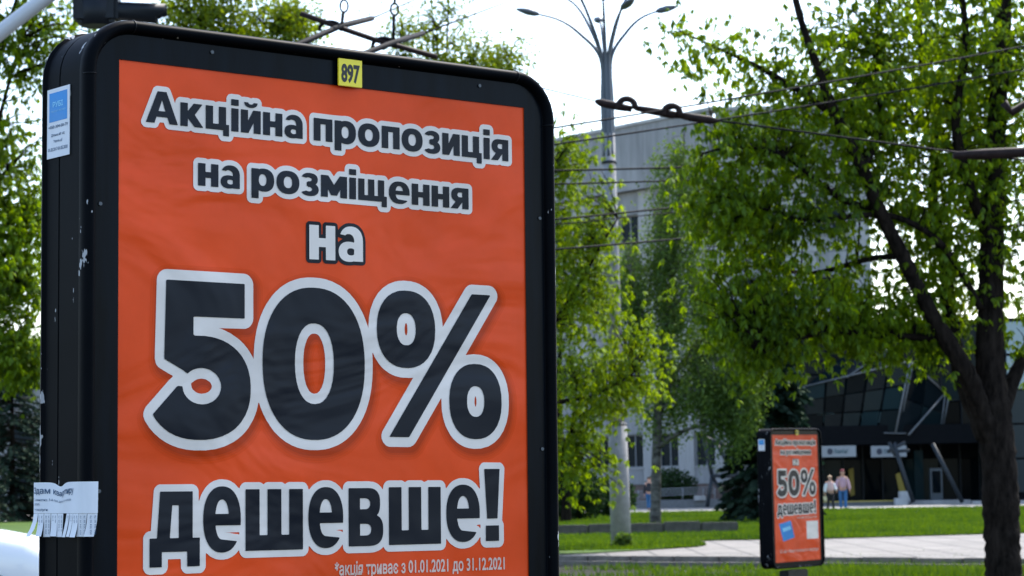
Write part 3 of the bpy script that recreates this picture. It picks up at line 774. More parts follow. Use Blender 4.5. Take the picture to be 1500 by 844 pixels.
# ================================================================== TREES
def leaf_kites(P, D, L, Wd, N=None):
    """P base points, D unit directions, L lengths, Wd widths -> verts, quads"""
    n = len(P); up = RNG.normal(0, 1, (n, 3)); S = np.cross(D, up); S /= np.linalg.norm(S, axis=1)[:, None]+1e-9
    V = np.empty((n, 4, 3)); m = P+D*(L*.58)[:, None]
    fold = np.cross(S, D)*(Wd*.18)[:, None]
    V[:, 0] = P; V[:, 1] = m+S*(Wd*.5)[:, None]+fold; V[:, 2] = P+D*L[:, None]; V[:, 3] = m-S*(Wd*.5)[:, None]+fold
    return V
def palmate(P, lmin, lmax, droop=(25, 80), k=6):
    n = len(P); az = RNG.uniform(0, 2*np.pi, n); L0 = RNG.uniform(lmin, lmax, n); out = []
    for q in range(k):
        th = az+np.deg2rad(-80+160*q/(k-1))+RNG.normal(0, .12, n)
        ph = np.deg2rad(RNG.uniform(*droop, n)); L = L0*(1-.32*abs(q/(k-1)-.5)*2)*RNG.uniform(.85, 1.1, n)
        D = np.c_[np.cos(th)*np.cos(ph), np.sin(th)*np.cos(ph), -np.sin(ph)]
        S = np.c_[-np.sin(th), np.cos(th), np.zeros(n)]; S += RNG.normal(0, .25, (n, 3)); S -= D*(S*D).sum(1)[:, None]; S /= np.linalg.norm(S, axis=1)[:, None]
        V = np.empty((n, 4, 3)); m = P+D*(L*.64)[:, None]; m[:, 2] += L*.06
        V[:, 0] = P; V[:, 1] = m+S*(L*.17)[:, None]; V[:, 2] = P+D*L[:, None]; V[:, 2, 2] -= L*.14; V[:, 3] = m-S*(L*.17)[:, None]
        out.append(V)
    return np.concatenate(out)
def ell_pts(c, r, n, shell=.35):
    d = RNG.normal(0, 1, (n, 3)); d /= np.linalg.norm(d, axis=1)[:, None]
    return np.array(c)+d*(RNG.uniform(shell**3, 1, n)**(1/3))[:, None]*np.array(r)
def spline(pts, k=5):
    P = [Vector(p) for p in pts]; out = []
    for i in range(len(P)-1):
        a, b, c, d = P[max(i-1, 0)], P[i], P[i+1], P[min(i+2, len(P)-1)]
        for q in range(k):
            t = q/k; out.append(.5*((2*b)+(c-a)*t+(2*a-5*b+4*c-d)*t*t+(3*b-a-3*c+d)*t**3))
    out.append(P[-1]); return out
def tree(name, label, base, limbs, blobs, leaf, material, bark=M_BARK, group=None, twig=.012, per=8, lean_up=.25, spread=.16, gap=None, start=.35):
    """limbs: list of (points, radius list); blobs: (centre, radii, tips)"""
    t = thing(name, label, 'tree', base, 0, group); B = Vector(base); nodes = []
    tm = MB()
    for pts, rad in limbs:
        sp = spline(pts, 9 if max(rad) > .14 else 5); rr = np.interp(np.linspace(0, 1, len(sp)), np.linspace(0, 1, len(rad)), rad)
        rr = [float(r_)*random.uniform(.93, 1.07) for r_ in rr]
        tm.tube([p-B for p in sp], rr, 22 if max(rad) > .14 else 10 if max(rad) > .08 else 6, True, .075 if max(rad) > .14 else .04)
        for p, r_ in zip(sp, rr): nodes.append((p.x, p.y, p.z, r_))
    tm.build('trunk', bark, t)
    N = np.array(nodes); tw = MB(); LP = []; LD = []
    for c, r_, n in blobs:
        tips = ell_pts(c, r_, n)
        if gap is not None: tips = tips[[not gap(p) for p in tips]]
        for p in tips:
            d = N[:, :3]-p; dist = np.linalg.norm(d, axis=1)+np.where(N[:, 2] > p[2], .8*(N[:, 2]-p[2]), 0)+N[:, 3]*2
            b = N[int(np.argmin(dist)), :3]; L = np.linalg.norm(p-b)
            m = b+(p-b)*.5+np.array([0, 0, lean_up*L*.5])+RNG.normal(0, .06*L, 3)
            pts = spline([b, m, p], 4)
            tw.tube([q-B for q in pts], [twig*(1+.5*L)*(1-.75*i/(len(pts)-1)) for i in range(len(pts))], 4, False)
            ts = RNG.uniform(start, 1.03, per)
            for q in ts:
                x = b*(1-q)**2+2*m*q*(1-q)+p*q*q
                LP.append(x+RNG.normal(0, spread, 3)); LD.append((p-b)/(L+1e-6))
    if tw.v:
        tw.build('branches', bark, t)['kind'] = 'stuff'
    LP = np.array(LP)-np.array(B)
    V = leaf(LP, np.array(LD)); n = len(V)
    c = obj('crown', mesh_np('crown', V.reshape(-1, 3), np.arange(n*4).reshape(-1, 4), material), t); c['kind'] = 'stuff'
    return t
def simple_leaf(lmin, lmax, wr=.6, hang=0.0, k=1):
    def f(P, D):
        P = np.repeat(P, k, 0)+RNG.normal(0, lmax*.7, (len(P)*k, 3)) if k > 1 else P
        n = len(P); d = RNG.normal(0, 1, (n, 3)); d[:, 2] -= hang; d /= np.linalg.norm(d, axis=1)[:, None]
        L = RNG.uniform(lmin, lmax, n); return leaf_kites(P, d, L, L*wr)
    return f
M_LEAF_A = leaf_mat('chestnut_leaf', (.038, .085, .003), (.165, .265, .006), trans=.55, clump=.9)
M_LEAF_B = leaf_mat('young_chestnut_leaf', (.07, .13, .003), (.17, .25, .008), trans=.55, clump=1.1)
M_LEAF_C = leaf_mat('birch_leaf', (.038, .075, .014), (.085, .14, .025), trans=.45, clump=.6)
M_LEAF_D = leaf_mat('dark_shrub_leaf', (.010, .026, .008), (.022, .05, .012), trans=.2)  # dark green leaf colour of the shrubs
M_LEAF_E = leaf_mat('distant_leaf', (.06, .105, .008), (.15, .20, .02), trans=.55, clump=.5)
M_NEEDLE = leaf_mat('spruce_needle', (.006, .016, .012), (.014, .032, .022), trans=.08, rough=.6)

# --- big chestnut on the right
Y1 = 33.0
def L1(pts, rad, dy=0.0, dy2=None):
    n = len(pts); return ([at(x, y, Y1+dy+((dy2 if dy2 is not None else dy)-dy)*i/(n-1)) for i, (x, y) in enumerate(pts)], rad)
b1 = gnd(1472, 878); b1 = Vector((b1.x, Y1, -.01))
limbs = [L1([(1474, 885), (1470, 840), (1467, 770), (1464, 690), (1456, 610), (1450, 520), (1452, 400), (1455, 280), (1462, 150), (1470, 20), (1480, -160)], [.30, .255, .24, .25, .24, .19, .165, .15, .13, .11, .07]),
         L1([(1460, 660), (1436, 600), (1415, 545), (1368, 467), (1322, 375), (1288, 307), (1265, 250), (1225, 171), (1197, 97), (1168, 10), (1140, -120)], [.17, .15, .13, .11, .10, .09, .08, .07, .055, .045, .03], 0, -1.6),
         L1([(1446, 640), (1412, 560), (1392, 470), (1384, 387), (1367, 296), (1372, 200), (1350, 90), (1345, -60)], [.15, .12, .10, .09, .075, .065, .05, .03], 0, 1.6),
         L1([(1462, 620), (1485, 555), (1510, 500), (1560, 400), (1600, 250), (1620, 100)], [.13, .10, .085, .075, .06, .04], 0, 1.2),
         L1([(1447, 341), (1422, 280), (1400, 180), (1415, 60), (1400, -60)], [.09, .08, .065, .05, .03], 0, -1.2),
         L1([(1436, 452), (1407, 398), (1367, 347), (1305, 316), (1240, 318), (1180, 322), (1100, 300)], [.06, .05, .05, .042, .034, .026, .015], -.2, -1.2),
         L1([(1395, 500), (1340, 494), (1280, 490), (1220, 486), (1160, 500), (1115, 520)], [.06, .05, .04, .035, .025, .015], .1, -1.2),
         L1([(1225, 171), (1150, 120), (1090, 88), (1040, 66), (990, 42)], [.05, .04, .03, .02, .008], -1.0, -1.4),
         L1([(1288, 307), (1230, 290), (1150, 230), (1080, 215), (1030, 225)], [.05, .045, .035, .025, .012], -.6, -1.6),
         L1([(1322, 375), (1270, 380), (1190, 400), (1110, 390), (1050, 400)], [.05, .04, .03, .02, .012], -.4, .8),
         L1([(1265, 250), (1290, 180), (1280, 80), (1300, -40)], [.05, .04, .03, .02], -.9, .6)]
def bl(px, py, dy, rx, ry, rz, n): p = at(px, py, Y1+dy); return ((p.x, p.y, p.z), (rx, ry, rz), int(n*(1.12 if py < 300 else .84)))
blobs1 = [bl(1240, 110, 0, 1.35, 1.6, 1.25, 115), bl(1400, 60, .3, 1.5, 1.9, 1.3, 120), bl(1180, 270, -.6, 1.25, 1.3, .95, 70), bl(1360, 250, .2, 1.3, 1.6, 1.1, 100),
          bl(1080, 340, -.8, .75, .9, .85, 70), bl(1120, 190, -.9, .8, .8, .7, 40), bl(1180, 440, -.5, 1.05, 1.0, .62, 66), bl(1100, 440, -.6, .7, .8, .5, 46), bl(1290, 450, .2, .9, 1.1, .5, 50),
          bl(1350, 410, .3, .9, 1.0, .5, 44), bl(1130, 505, -.9, .55, .5, .36, 34), bl(1250, 485, -.2, .7, .6, .26, 44), bl(1360, 495, .4, .6, .6, .28, 26), bl(1470, 330, .6, .9, 1.5, 1.2, 75), bl(1560, 300, .8, 1.2, 1.8, 2.0, 60),
          bl(1480, 120, .4, .9, 1.6, 1.2, 85), bl(1330, -160, .2, 2.2, 2.0, 1.4, 70), bl(1060, 100, -1.3, .55, .4, .35, 14), bl(1010, 60, -1.4, .28, .25, .22, 7), bl(1470, 480, .5, .5, .7, .5, 14), bl(1040, 260, -1.4, .55, .6, .6, 36), bl(1030, 420, -1.0, .5, .6, .5, 30), bl(1330, 340, .5, 1.0, 1.2, .6, 30), bl(1290, 180, .4, 1.2, 1.2, .8, 40)]
def gap1(p):
    x, y = proj(p)
    return (1262 < x < 1318 and 322 < y < 392)
tree('chestnut_tree', 'large chestnut tree with dark forked trunk at the right edge', tuple(b1), limbs, blobs1,
     lambda P, D: palmate(P, .065, .175), M_LEAF_A, per=13, gap=gap1, spread=.22, twig=.009)

# --- young chestnut behind the right edge of the near sign
Y2 = 50.0
b2 = at(775, 700, Y2); b2.z = .1
limbs = [([b2, at(776, 640, Y2), at(780, 520, Y2), at(790, 380, Y2), at(800, 260, Y2)], [.16, .14, .11, .08, .04]),
         ([at(776, 660, Y2), at(815, 594, Y2-.6), at(870, 580, Y2-1), at(930, 545, Y2-1.3)], [.06, .05, .035, .012]),
         ([at(780, 520, Y2), at(840, 430, Y2-.5), at(880, 360, Y2-.8), at(905, 320, Y2-1)], [.06, .045, .03, .012]),
         ([at(776, 680, Y2), at(830, 650, Y2-.5), at(845, 560, Y2-.8)], [.05, .035, .012]),
         ([at(785, 450, Y2), at(700, 380, Y2+.5), at(640, 300, Y2+.8)], [.06, .04, .015])]
def bl2(px, py, dy, rx, ry, rz, n): p = at(px, py, Y2+dy); return ((p.x, p.y, p.z), (rx, ry, rz), n)
blobs2 = [bl2(840, 230, -.3, .72, 1.0, .75, 46), bl2(840, 330, -.5, .9, 1.1, .9, 80), bl2(850, 440, -.7, 1.05, 1.1, 1.0, 84), bl2(885, 560, -.9, 1.2, 1.1, .8, 80), bl2(840, 660, -.8, .85, .9, .85, 58),
          bl2(700, 450, 0, 1.5, 1.5, 2.2, 90), bl2(900, 700, -1.2, .35, .4, .35, 12), bl2(940, 500, -1.2, .5, .5, .5, 24)]
tree('chestnut_tree', 'yellow-green young chestnut tree behind the right edge of the near sign', tuple(b2), limbs, blobs2,
     lambda P, D: palmate(P, .075, .20), M_LEAF_B, per=10, twig=.009, spread=.27)

# --- trees left of and above the near sign
def auto_tree(label, px, py_base, Y, blobs, leaf, material, height_px, per=6, twig=.014, bark=M_BARK, spread=.2, lean=0, r0=.2, name='chestnut_tree', z0=0.0, start=.35):
    b = at(px, py_base, Y); b.z = z0
    top = at(px+lean, height_px, Y)
    mid = b.lerp(top, .5)+Vector((random.uniform(-.3, .3), 0, 0))
    limbs = [([b, b.lerp(mid, .5), mid, top], [r0, r0*.85, r0*.6, r0*.2])]
    for c, r_, n in blobs:
        c = Vector(c); s = b.lerp(top, random.uniform(.3, .6))
        limbs.append(([s, s.lerp(c, .5)+Vector((0, 0, .25)), c], [r0*.4, r0*.28, r0*.12]))
    return tree(name, label, tuple(b), limbs, blobs, leaf, material, bark=bark, per=per, twig=twig, spread=spread, start=start)
def bY(Y):
    def f(px, py, dy, rx, ry, rz, n): p = at(px, py, Y+dy); return ((p.x, p.y, p.z), (rx, ry, rz), n)
    return f
q = bY(46)
auto_tree('leafy chestnut tree at the left edge behind the near sign', -60, 760, 46,
          [q(30, 60, 0, 1.7, 1.4, 1.1, 95), q(10, 250, 0, 1.3, 1.3, 1.3, 85), q(20, 420, -.3, 1.0, 1.2, .9, 95), q(30, 525, -.5, .9, .9, .6, 80), q(30, 330, 0, .8, 1.2, .8, 50), q(-150, 200, 0, 2, 2, 2.6, 90), q(60, -120, 0, 2, 1.8, 1.2, 60)],
          lambda P, D: palmate(P, .09, .19), M_LEAF_A, -100, per=14, r0=.18)
q = bY(60)
auto_tree('tall tree whose dense crown shows above the left half of the near sign', 330, 760, 60,
          [q(300, 40, 0, 1.9, 1.8, 1.3, 130), q(400, 50, -.4, 1.6, 1.5, 1.2, 100), q(250, 130, 0, 1.6, 1.6, 1.3, 60), q(330, 250, 0, 2.6, 2.2, 2.2, 80), q(340, -120, 0, 2.4, 2.0, 1.5, 60)],
          simple_leaf(.09, .17, .62, .5, 3), M_LEAF_E, 90, per=13, r0=.15, name='broadleaf_tree')
q = bY(64)
auto_tree('thin leaved tree with sparse twigs above the middle of the near sign', 640, 760, 64,
          [q(640, 40, 0, 1.2, 1.3, 1.1, 40), q(690, 100, 0, 1.3, 1.2, .85, 120), q(590, 60, 0, .9, 1.2, 1.0, 26), q(725, 115, 0, .9, .9, .6, 60), q(640, 200, 0, 2.2, 2, 1.8, 60), q(660, -50, 0, 1.2, 1.0, .8, 18), q(755, 60, 0, .5, .5, .7, 5)],
          simple_leaf(.08, .15, .6, .5, 2), M_LEAF_E, 60, per=15, r0=.13, name='broadleaf_tree', spread=.25)

# --- birch on the lawn
Y3 = 84.7
b3 = gnd(960, 768, LZ); Y3 = b3.y
M_BIRCH = mat('birch_bark', (.17, .16, .15), rough=.9, spec=.1, col2=(.008, .007, .007), vscale=4.6, bump=.5, bscale=20, stretch=(.6, .6, 1.3), bdist=.02)
limbs = [([b3, at(961, 700, Y3), at(964, 600, Y3), at(975, 480, Y3), at(990, 360, Y3), at(1000, 240, Y3), at(1002, 185, Y3)], [.18, .15, .13, .10, .07, .04, .012]),
         ([at(964, 655, Y3), at(1000, 632, Y3-.5), at(1050, 618, Y3-1.0), at(1085, 610, Y3-1.2)], [.09, .06, .04, .015]),
         ([at(964, 610, Y3), at(1000, 530, Y3+.5), at(1050, 480, Y3+1)], [.09, .06, .03]),
         ([at(970, 540, Y3), at(940, 460, Y3-.4), at(925, 400, Y3-.6)], [.07, .05, .02]),
         ([at(985, 400, Y3), at(1030, 330, Y3), at(1060, 300, Y3+.3)], [.06, .04, .02]),
         ([at(965, 600, Y3), at(1015, 575, Y3-.8), at(1090, 560, Y3-1)], [.06, .04, .015])]
q = bY(Y3)
def weeping(P, D):
    """leaves strung on hanging twigs"""
    n = len(P); k = 9; z = np.linspace(0, 1, k); Ls = RNG.uniform(.5, 1.5, n)
    Q = np.repeat(P, k, 0); Q[:, 2] -= (Ls[:, None]*z[None, :]).ravel(); Q[:, :2] += RNG.normal(0, .06, (n*k, 2))+np.repeat(RNG.normal(0, .1, (n, 2)), k, 0)*np.tile(z, n)[:, None]
    d = RNG.normal(0, .7, (n*k, 3)); d[:, 2] -= .8; d /= np.linalg.norm(d, axis=1)[:, None]; L = RNG.uniform(.08, .15, n*k)
    return leaf_kites(Q, d, L, L*.6)
tree('birch_tree', 'slim birch with speckled pale trunk and hanging foliage on the lawn', tuple(b3), limbs,
     [q(990, 270, 0, 1.1, 1.4, 1.9, 70), q(985, 390, 0, 1.7, 1.5, 1.8, 80), q(1030, 480, 0, 1.6, 1.7, 1.5, 80), q(1075, 570, -.6, 1.0, 1.2, 1.3, 80), q(1020, 560, -.5, 1.4, 1.3, 1.0, 60), q(930, 400, 0, .8, 1.2, 1.9, 60), q(960, 560, 0, .8, 1.0, 1.2, 24), q(1080, 500, 0, 1.1, 1.2, 1.1, 50)],
     weeping, M_LEAF_C, bark=M_BIRCH, per=8, twig=.010, spread=.15)

# --- dark trees and shrubs under the crowns
def spruce(label, px, py, Y, h, r, n=2600, zmin=.3, name='spruce_tree', pw=.8):
    b = gnd(px, py, LZ) if Y is None else Vector((at(px, py, Y).x, Y, .1)); B = b
    t = thing(name, label, 'tree', tuple(b))
    MB().tube([(0, 0, -.05), (0, 0, h*.5), (0, 0, h*.97)], [.17, .10, .02], 8).build('trunk', M_BARK, t)
    # whorled drooping boughs carrying needle sprays
    V = []; bm_ = MB(); nb = int(n/40)
    for i in range(nb):
        f = (i+.5)/nb; z = zmin+(h-zmin)*f; a = RNG.uniform(0, 2*np.pi); L = r*(1-f)**pw*RNG.uniform(.75, 1.1)+.12
        d = np.array([math.cos(a), math.sin(a), 0]); p0 = np.array([0, 0, z]); p1 = p0+d*L*.55+[0, 0, -.05*L]; p2 = p0+d*L+[0, 0, -.28*L]
        bm_.tube([p0, p1, p2], [.03, .02, .006], 4, False)
        k = 40; ts = RNG.uniform(.12, 1, k); x = p0*((1-ts)**2)[:, None]+2*p1*(ts*(1-ts))[:, None]+p2*(ts**2)[:, None]
        sd_ = np.array([-d[1], d[0], 0]); dirs = d*.6+sd_*RNG.choice([-1, 1], (k, 1))*RNG.uniform(.3, 1.1, (k, 1))+np.array([0, 0, -1])*RNG.uniform(.1, .7, (k, 1))
        dirs /= np.linalg.norm(dirs, axis=1)[:, None]; LL = RNG.uniform(.2, .42, k)*(.5+.5*L/r)
        V.append(leaf_kites(x, dirs, LL, LL*.42))
    bm_.build('branches', M_BARK, t)['kind'] = 'stuff'
    V = np.concatenate(V); c = obj('crown', mesh_np('crown', V.reshape(-1, 3), np.arange(len(V)*4).reshape(-1, 4), M_NEEDLE), t); c['kind'] = 'stuff'
    return t
spruce('dark dense spruce standing between the birch and the small sign', 1130, 772, 78, 8.0, 1.45, 22000, .5, pw=.38)
spruce('dark spruce behind the left edge of the near sign', 18, 760, 112, 9.0, 3.4, 12000, .1)
spruce('dark spruce cut by the left photo edge', -70, 760, 108, 9.2, 3.4, 9000, .1)
spruce('dark spruce hidden mostly behind the near sign', 100, 760, 116, 8.8, 3.4, 7000, .1)
def shrub(label, px, py, rx, rz, n, material, leafs=(.07, .13), Y=None, name='shrub'):
    b = gnd(px, py, LZ) if Y is None else Vector((at(px, py, Y).x, Y, .12))
    t = thing(name, label, 'shrub', tuple(b)); st = MB()
    tips = ell_pts((0, 0, rz*.95), (rx, rx*.8, rz), n, .1); tips = tips[tips[:, 2] > .05]
    for p in tips[:40]: st.tube([(random.uniform(-.08, .08), random.uniform(-.08, .08), -.03), (p[0]*.4, p[1]*.4, p[2]*.6), p], [.018, .012, .005], 4, False)
    st.build('stems', M_BARK2, t)['kind'] = 'stuff'
    d = RNG.normal(0, 1, (len(tips), 3)); d /= np.linalg.norm(d, axis=1)[:, None]; L = RNG.uniform(*leafs, len(tips))
    V = leaf_kites(tips, d, L, L*.62)
    c = obj('foliage', mesh_np('foliage', V.reshape(-1, 3), np.arange(len(V)*4).reshape(-1, 4), material), t); c['kind'] = 'stuff'
    return t
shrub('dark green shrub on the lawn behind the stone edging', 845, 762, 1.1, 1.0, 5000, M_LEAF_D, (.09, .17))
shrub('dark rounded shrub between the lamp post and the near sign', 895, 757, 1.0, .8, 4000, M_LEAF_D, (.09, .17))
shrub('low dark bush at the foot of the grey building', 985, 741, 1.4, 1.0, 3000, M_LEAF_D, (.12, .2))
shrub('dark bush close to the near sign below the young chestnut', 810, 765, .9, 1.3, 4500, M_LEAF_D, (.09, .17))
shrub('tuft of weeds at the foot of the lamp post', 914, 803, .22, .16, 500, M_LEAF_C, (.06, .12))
bt = at(828, 700, 83); 
tree('small_tree', 'thin dark trunked tree left of the lamp post behind the stone edging', (bt.x, 83, .15),
     [([Vector((bt.x, 83, .12)), at(826, 690, 83), at(818, 600, 83), at(822, 480, 83)], [.2, .17, .12, .05]), ([at(822, 660, 83), at(850, 600, 83), at(870, 540, 83)], [.08, .06, .02])],
     [bY(83)(840, 540, 0, 1.5, 1.5, 1.8, 60), bY(83)(840, 420, 0, 1.4, 1.4, 1.6, 50), bY(83)(860, 640, 0, .9, 1.0, .8, 30)], simple_leaf(.10, .18, .6, .4, 3), M_LEAF_C, per=6)

# ================================================================== LAMP MAST
lb = gnd(910, 801, LZ); YL = lb.y
lamp = thing('street_lamp', 'tall concrete lamp mast with many curved arms in front of the grey building', 'street lamp', (lb.x, lb.y, LZ))
def lz(py, px=900): return at(px, py, YL).z-LZ
tilt = .010
ppath = lambda z: (-tilt*z, 0, z)
m = MB(); zc = lz(621)
m.tube([ppath(-.1), ppath(zc*.5), ppath(zc)], [.225, .215, .205], 16); m.build('pole_foot', M_CONC, lamp)
m = MB(); z1 = lz(196); m.tube([ppath(zc-.02), ppath((zc+z1)/2), ppath(z1)], [.165, .155, .145], 14); m.build('pole', M_CONC, lamp)
m = MB(); m.tube([ppath(zc-.04), ppath(zc+.03)], [.215, .19], 16); m.build('collar', M_STEEL, lamp)
m = MB(); m.tube([ppath(lz(240)), ppath(lz(236))], [.17, .17], 14); m.build('collar', M_STEEL, lamp)
M_LUM = mat('lamp_grey', (.075, .09, .11), rough=.45, metal=.3)
arms = [(182, 1.50, lz(19)), (140, 1.25, lz(-18)), (98, .6, lz(22)), (265, .45, lz(4)), (300, .75, lz(20)), (45, 1.05, lz(-24)), (5, 1.20, lz(16)), (220, 1.3, lz(-28))]
zt = lz(85); zs = lz(190)
for i, (az, rad, zz) in enumerate(arms):
    d = Vector((math.cos(R(az)), math.sin(R(az)), 0)); c0 = Vector(ppath(zs-.6)); o0 = d*.10
    pts = [c0+o0, Vector(ppath(zs+.6))+o0*1.05, Vector(ppath(zt))+d*.12, Vector(ppath(zt+(zz-zt)*.55))+d*(.12+rad*.30), Vector(ppath(zt+(zz-zt)*.85))+d*(.12+rad*.58), Vector(ppath(zz))+d*rad]
    am = MB(); sp = spline(pts, 6); am.tube(sp, [.055-.033*j/(len(sp)-1) for j in range(len(sp))], 7)
    arm = am.build('arm', M_LUM, lamp)
    e = sp[-1]; s2 = Vector((-d.y, d.x, 0)); up = (Vector((0, 0, 1))*.25+d).normalized()
    hm = MB()
    k = [(0, .04, .035), (.09, .09, .07), (.25, .115, .08), (.40, .09, .055), (.52, .03, .02)]
    vs = []; fs = []
    nn = Vector((0, 0, 1))-up*up.z; nn.normalize()
    for dist, wd_, hg in k:
        for j in range(8):
            a = 2*math.pi*j/8; vs.append(e+up*(dist-.05)+s2*wd_*math.cos(a)+nn*hg*math.sin(a))
    for r_ in range(len(k)-1):
        for j in range(8): fs.append((r_*8+j, r_*8+(j+1) % 8, (r_+1)*8+(j+1) % 8, (r_+1)*8+j))
    fs += [list(range(8))[::-1], [32+j for j in range(8)]]
    hm.add(vs, fs, True); hm.build('lamp_head', M_LUM, arm)

# ================================================================== TROLLEYBUS WIRES AND FITTINGS
def wire(label, pts, rad=.006, cat='wire', name='overhead_wire', group='overhead wires', sag=0.0, material=M_WIRE):
    W = [at(x, y, Y) for x, y, Y in pts]
    if len(W) == 2:
        W = [W[0].lerp(W[1], t)+Vector((0, 0, -sag*4*t*(1-t))) for t in np.linspace(0, 1, 9)]
    B = W[0]; o = MB().tube([p-B for p in W], rad, 5).build(name, material); o.location = B
    return tag(o, label, cat, group)
wire('thin overhead wire crossing behind the lamp mast just below the insulator bar', [(700, 205, 24), (1700, 28, 33)], .011, sag=.05)
wire('overhead wire running from the near sign corner up through the chestnut crown', [(700, 228, 26), (1700, 65, 34)], .011, sag=.05)
wire('upper of two overhead wires crossing the lamp mast at mid height', [(700, 252, 36), (1700, 205, 40)], .016, sag=.1)
wire('lower of two overhead wires crossing the lamp mast at mid height', [(700, 272, 36), (1700, 222, 40)], .014, sag=.1)
wire('overhead wire in front of the upper part of the grey facade', [(700, 332, 40), (1700, 204, 50)], .018, sag=.15)
wire('lowest overhead wire in front of the grey facade windows', [(700, 374, 40), (1700, 262, 50)], .018, sag=.15)
wire('faint slack overhead wire between the two lowest wires', [(700, 340, 44), (1700, 220, 50)], .011, sag=.1)
def rod(mb, a, b, r, Y): mb.tube([at(*a, Y), at(*b, Y)], r, 8)
def shifted(mb, B):
    mb.v = [v-B for v in mb.v]; return mb
YI = 26.0
B = at(872, 148, YI)
ins_ = thing('insulator_bar', 'thick brown insulator bar with two loops crossing the lamp mast', 'wire insulator', tuple(B))
m = MB(); m.tube([at(872, 148, YI), at(878, 150, YI), at(905, 156, YI), at(926, 160, YI)], [.022, .042, .046, .036], 8); shifted(m, B).build('bar', M_RUST, ins_)
m = MB(); m.tube([at(930, 158, YI), at(950, 162, YI), at(985, 168, YI), at(995, 169, YI)], [.03, .042, .046, .036], 8); shifted(m, B).build('bar', M_RUST, ins_)
m = MB(); m.tube([at(992, 168, YI), at(1012, 172, YI), at(1040, 176, YI), at(1052, 177, YI)], [.036, .045, .046, .02], 8); shifted(m, B).build('bar', M_RUST, ins_)
for cx_, cy_ in ((918, 154), (984, 164)):
    m = MB(); m.tube([at(cx_+12*math.cos(R(a)), cy_-11*math.sin(R(a))+2, YI-.05) for a in range(-20, 201, 20)], .036, 7); shifted(m, B).build('loop', M_RUST, ins_)
wire('span wire carrying the insulator bar on to the right through the chestnut', [(1052, 177, 26), (1400, 223, 26.5), (1700, 258, 27)], .012)
wire('span wire left of the insulator bar behind the near sign', [(640, 92, 25.5), (872, 148, 26)], .008)
B = at(1396, 224, 26.5)
i2 = thing('insulator_bar', 'dark insulator bar half hidden in the chestnut leaves at the right edge', 'wire insulator', tuple(B))
m = MB(); m.tube([at(1396, 228, 26.5), at(1440, 226, 26.5), at(1500, 223, 26.5), at(1530, 222, 26.5)], [.04, .06, .06, .04], 8); shifted(m, B).build('bar', M_RUST, i2)
m = MB(); m.tube([at(1470, 150, 26.5), at(1482, 165, 26.5), at(1520, 140, 26.5)], [.05, .045, .03], 8); shifted(m, B).build('clamp', M_RUST, i2)
# hangers above the near sign
for k, (lab, xa, ya, xb, yb, hx, hy, pts) in enumerate((
        ('upper left dark trolley wire hanger on a chain above the near sign', 445, 62, 545, 27, 500, 38, [(506, -30), (504, 0), (500, 40)]),
        ('lower right dark trolley wire hanger on a chain above the near sign', 530, 80, 620, 49, 578, 62, [(579, -30), (578, 5), (576, 62)]))):
    YH = 21.0; B = at(hx, hy, YH)
    h = thing('wire_hanger', lab, 'wire hanger', tuple(B), group='trolley wire hangers')
    m = MB(); m.tube([at(xa-60, ya+22, YH-1.2), at(xa, ya, YH-.6), at(hx, hy, YH), at(xb, yb, YH+.8)], [.018, .026, .028, .026], 7); shifted(m, B).build('bar', M_WIRE, h)
    m = MB(); m.tube([at(hx-16+16*math.cos(R(a)), hy+4-10*math.sin(R(a)), YH) for a in range(-20, 201, 20)], .018, 6); shifted(m, B).build('loop', M_WIRE, h)
    (x0, y0), (x1, y1), (x2, y2) = pts
    m = MB(); m.tube([at(x0, y0, YH), at(x1, y1, YH)], .013, 6); shifted(m, B).build('chain_rod', M_WIRE, h)
    m = MB(); c = at(x1, y1+9, YH); m.tube([c+Vector((.035*math.cos(R(a)), 0, .055*math.sin(R(a)))) for a in range(0, 361, 24)], .010, 6); shifted(m, B).build('chain_link', M_WIRE, h)
    m = MB(); m.tube([at(x1-1, y1+18, YH), at(x2, y2, YH)], .016, 6); shifted(m, B).build('chain_rod', M_WIRE, h)
wire('brown cross cable linking the two hangers above the near sign', [(440, 20, 21), (510, 45, 21), (548, 58, 21), (590, 70, 21), (640, 84, 21)], .026, cat='cable', name='cross_cable', group=None, material=M_RUST)
wire('thin contact wire leaving the upper left hanger', [(545, 27, 21.8), (620, -6, 30)], .008, sag=0)
wire('thin contact wire leaving the lower right hanger', [(620, 49, 21.8), (745, 2, 34), (800, -18, 40)], .009)

# ================================================================== TRAFFIC SIGNAL OVER THE ROAD
YS = 25.0
fb = at(-190, 300, YS); fb.z = -.01
sig = thing('traffic_signal', 'dark traffic signal on a pale curved arm above the left corner of the near sign', 'traffic light', tuple(fb))
m = MB(); pts = [fb, Vector((fb.x, YS, 3.2)), at(-150, 170, YS), at(-60, 98, YS), at(0, 48, YS), at(66, -2, YS), at(130, -45, YS), at(200, -70, YS)]
m.tube(spline(pts, 6), [.11]*19+[.085]*17+[.07]*7 if False else .082, 12); shifted(m, fb).build('mast_arm', mat('pale_grey_paint', (.50, .52, .55), rough=.4), sig)
M_SIG = mat('signal_housing', (.005, .008, .012), rough=.5, spec=.25)
c = at(142, -30, YS)
m = MB().box((-.24, -.14, -.48), (.24, .14, .45), bev=.04); m.v = [v+c-fb for v in m.v]; hs_ = m.build('housing', M_SIG, sig)
c2 = at(142, 6, YS); m = MB(); m.tube([Vector((0, 0, .05)), Vector((0, 0, -.12)), Vector((0, 0, -.24))], [.20, .19, .17], 12); m.v = [v+c2-fb for v in m.v]; m.build('lower_cap', M_SIG, hs_)
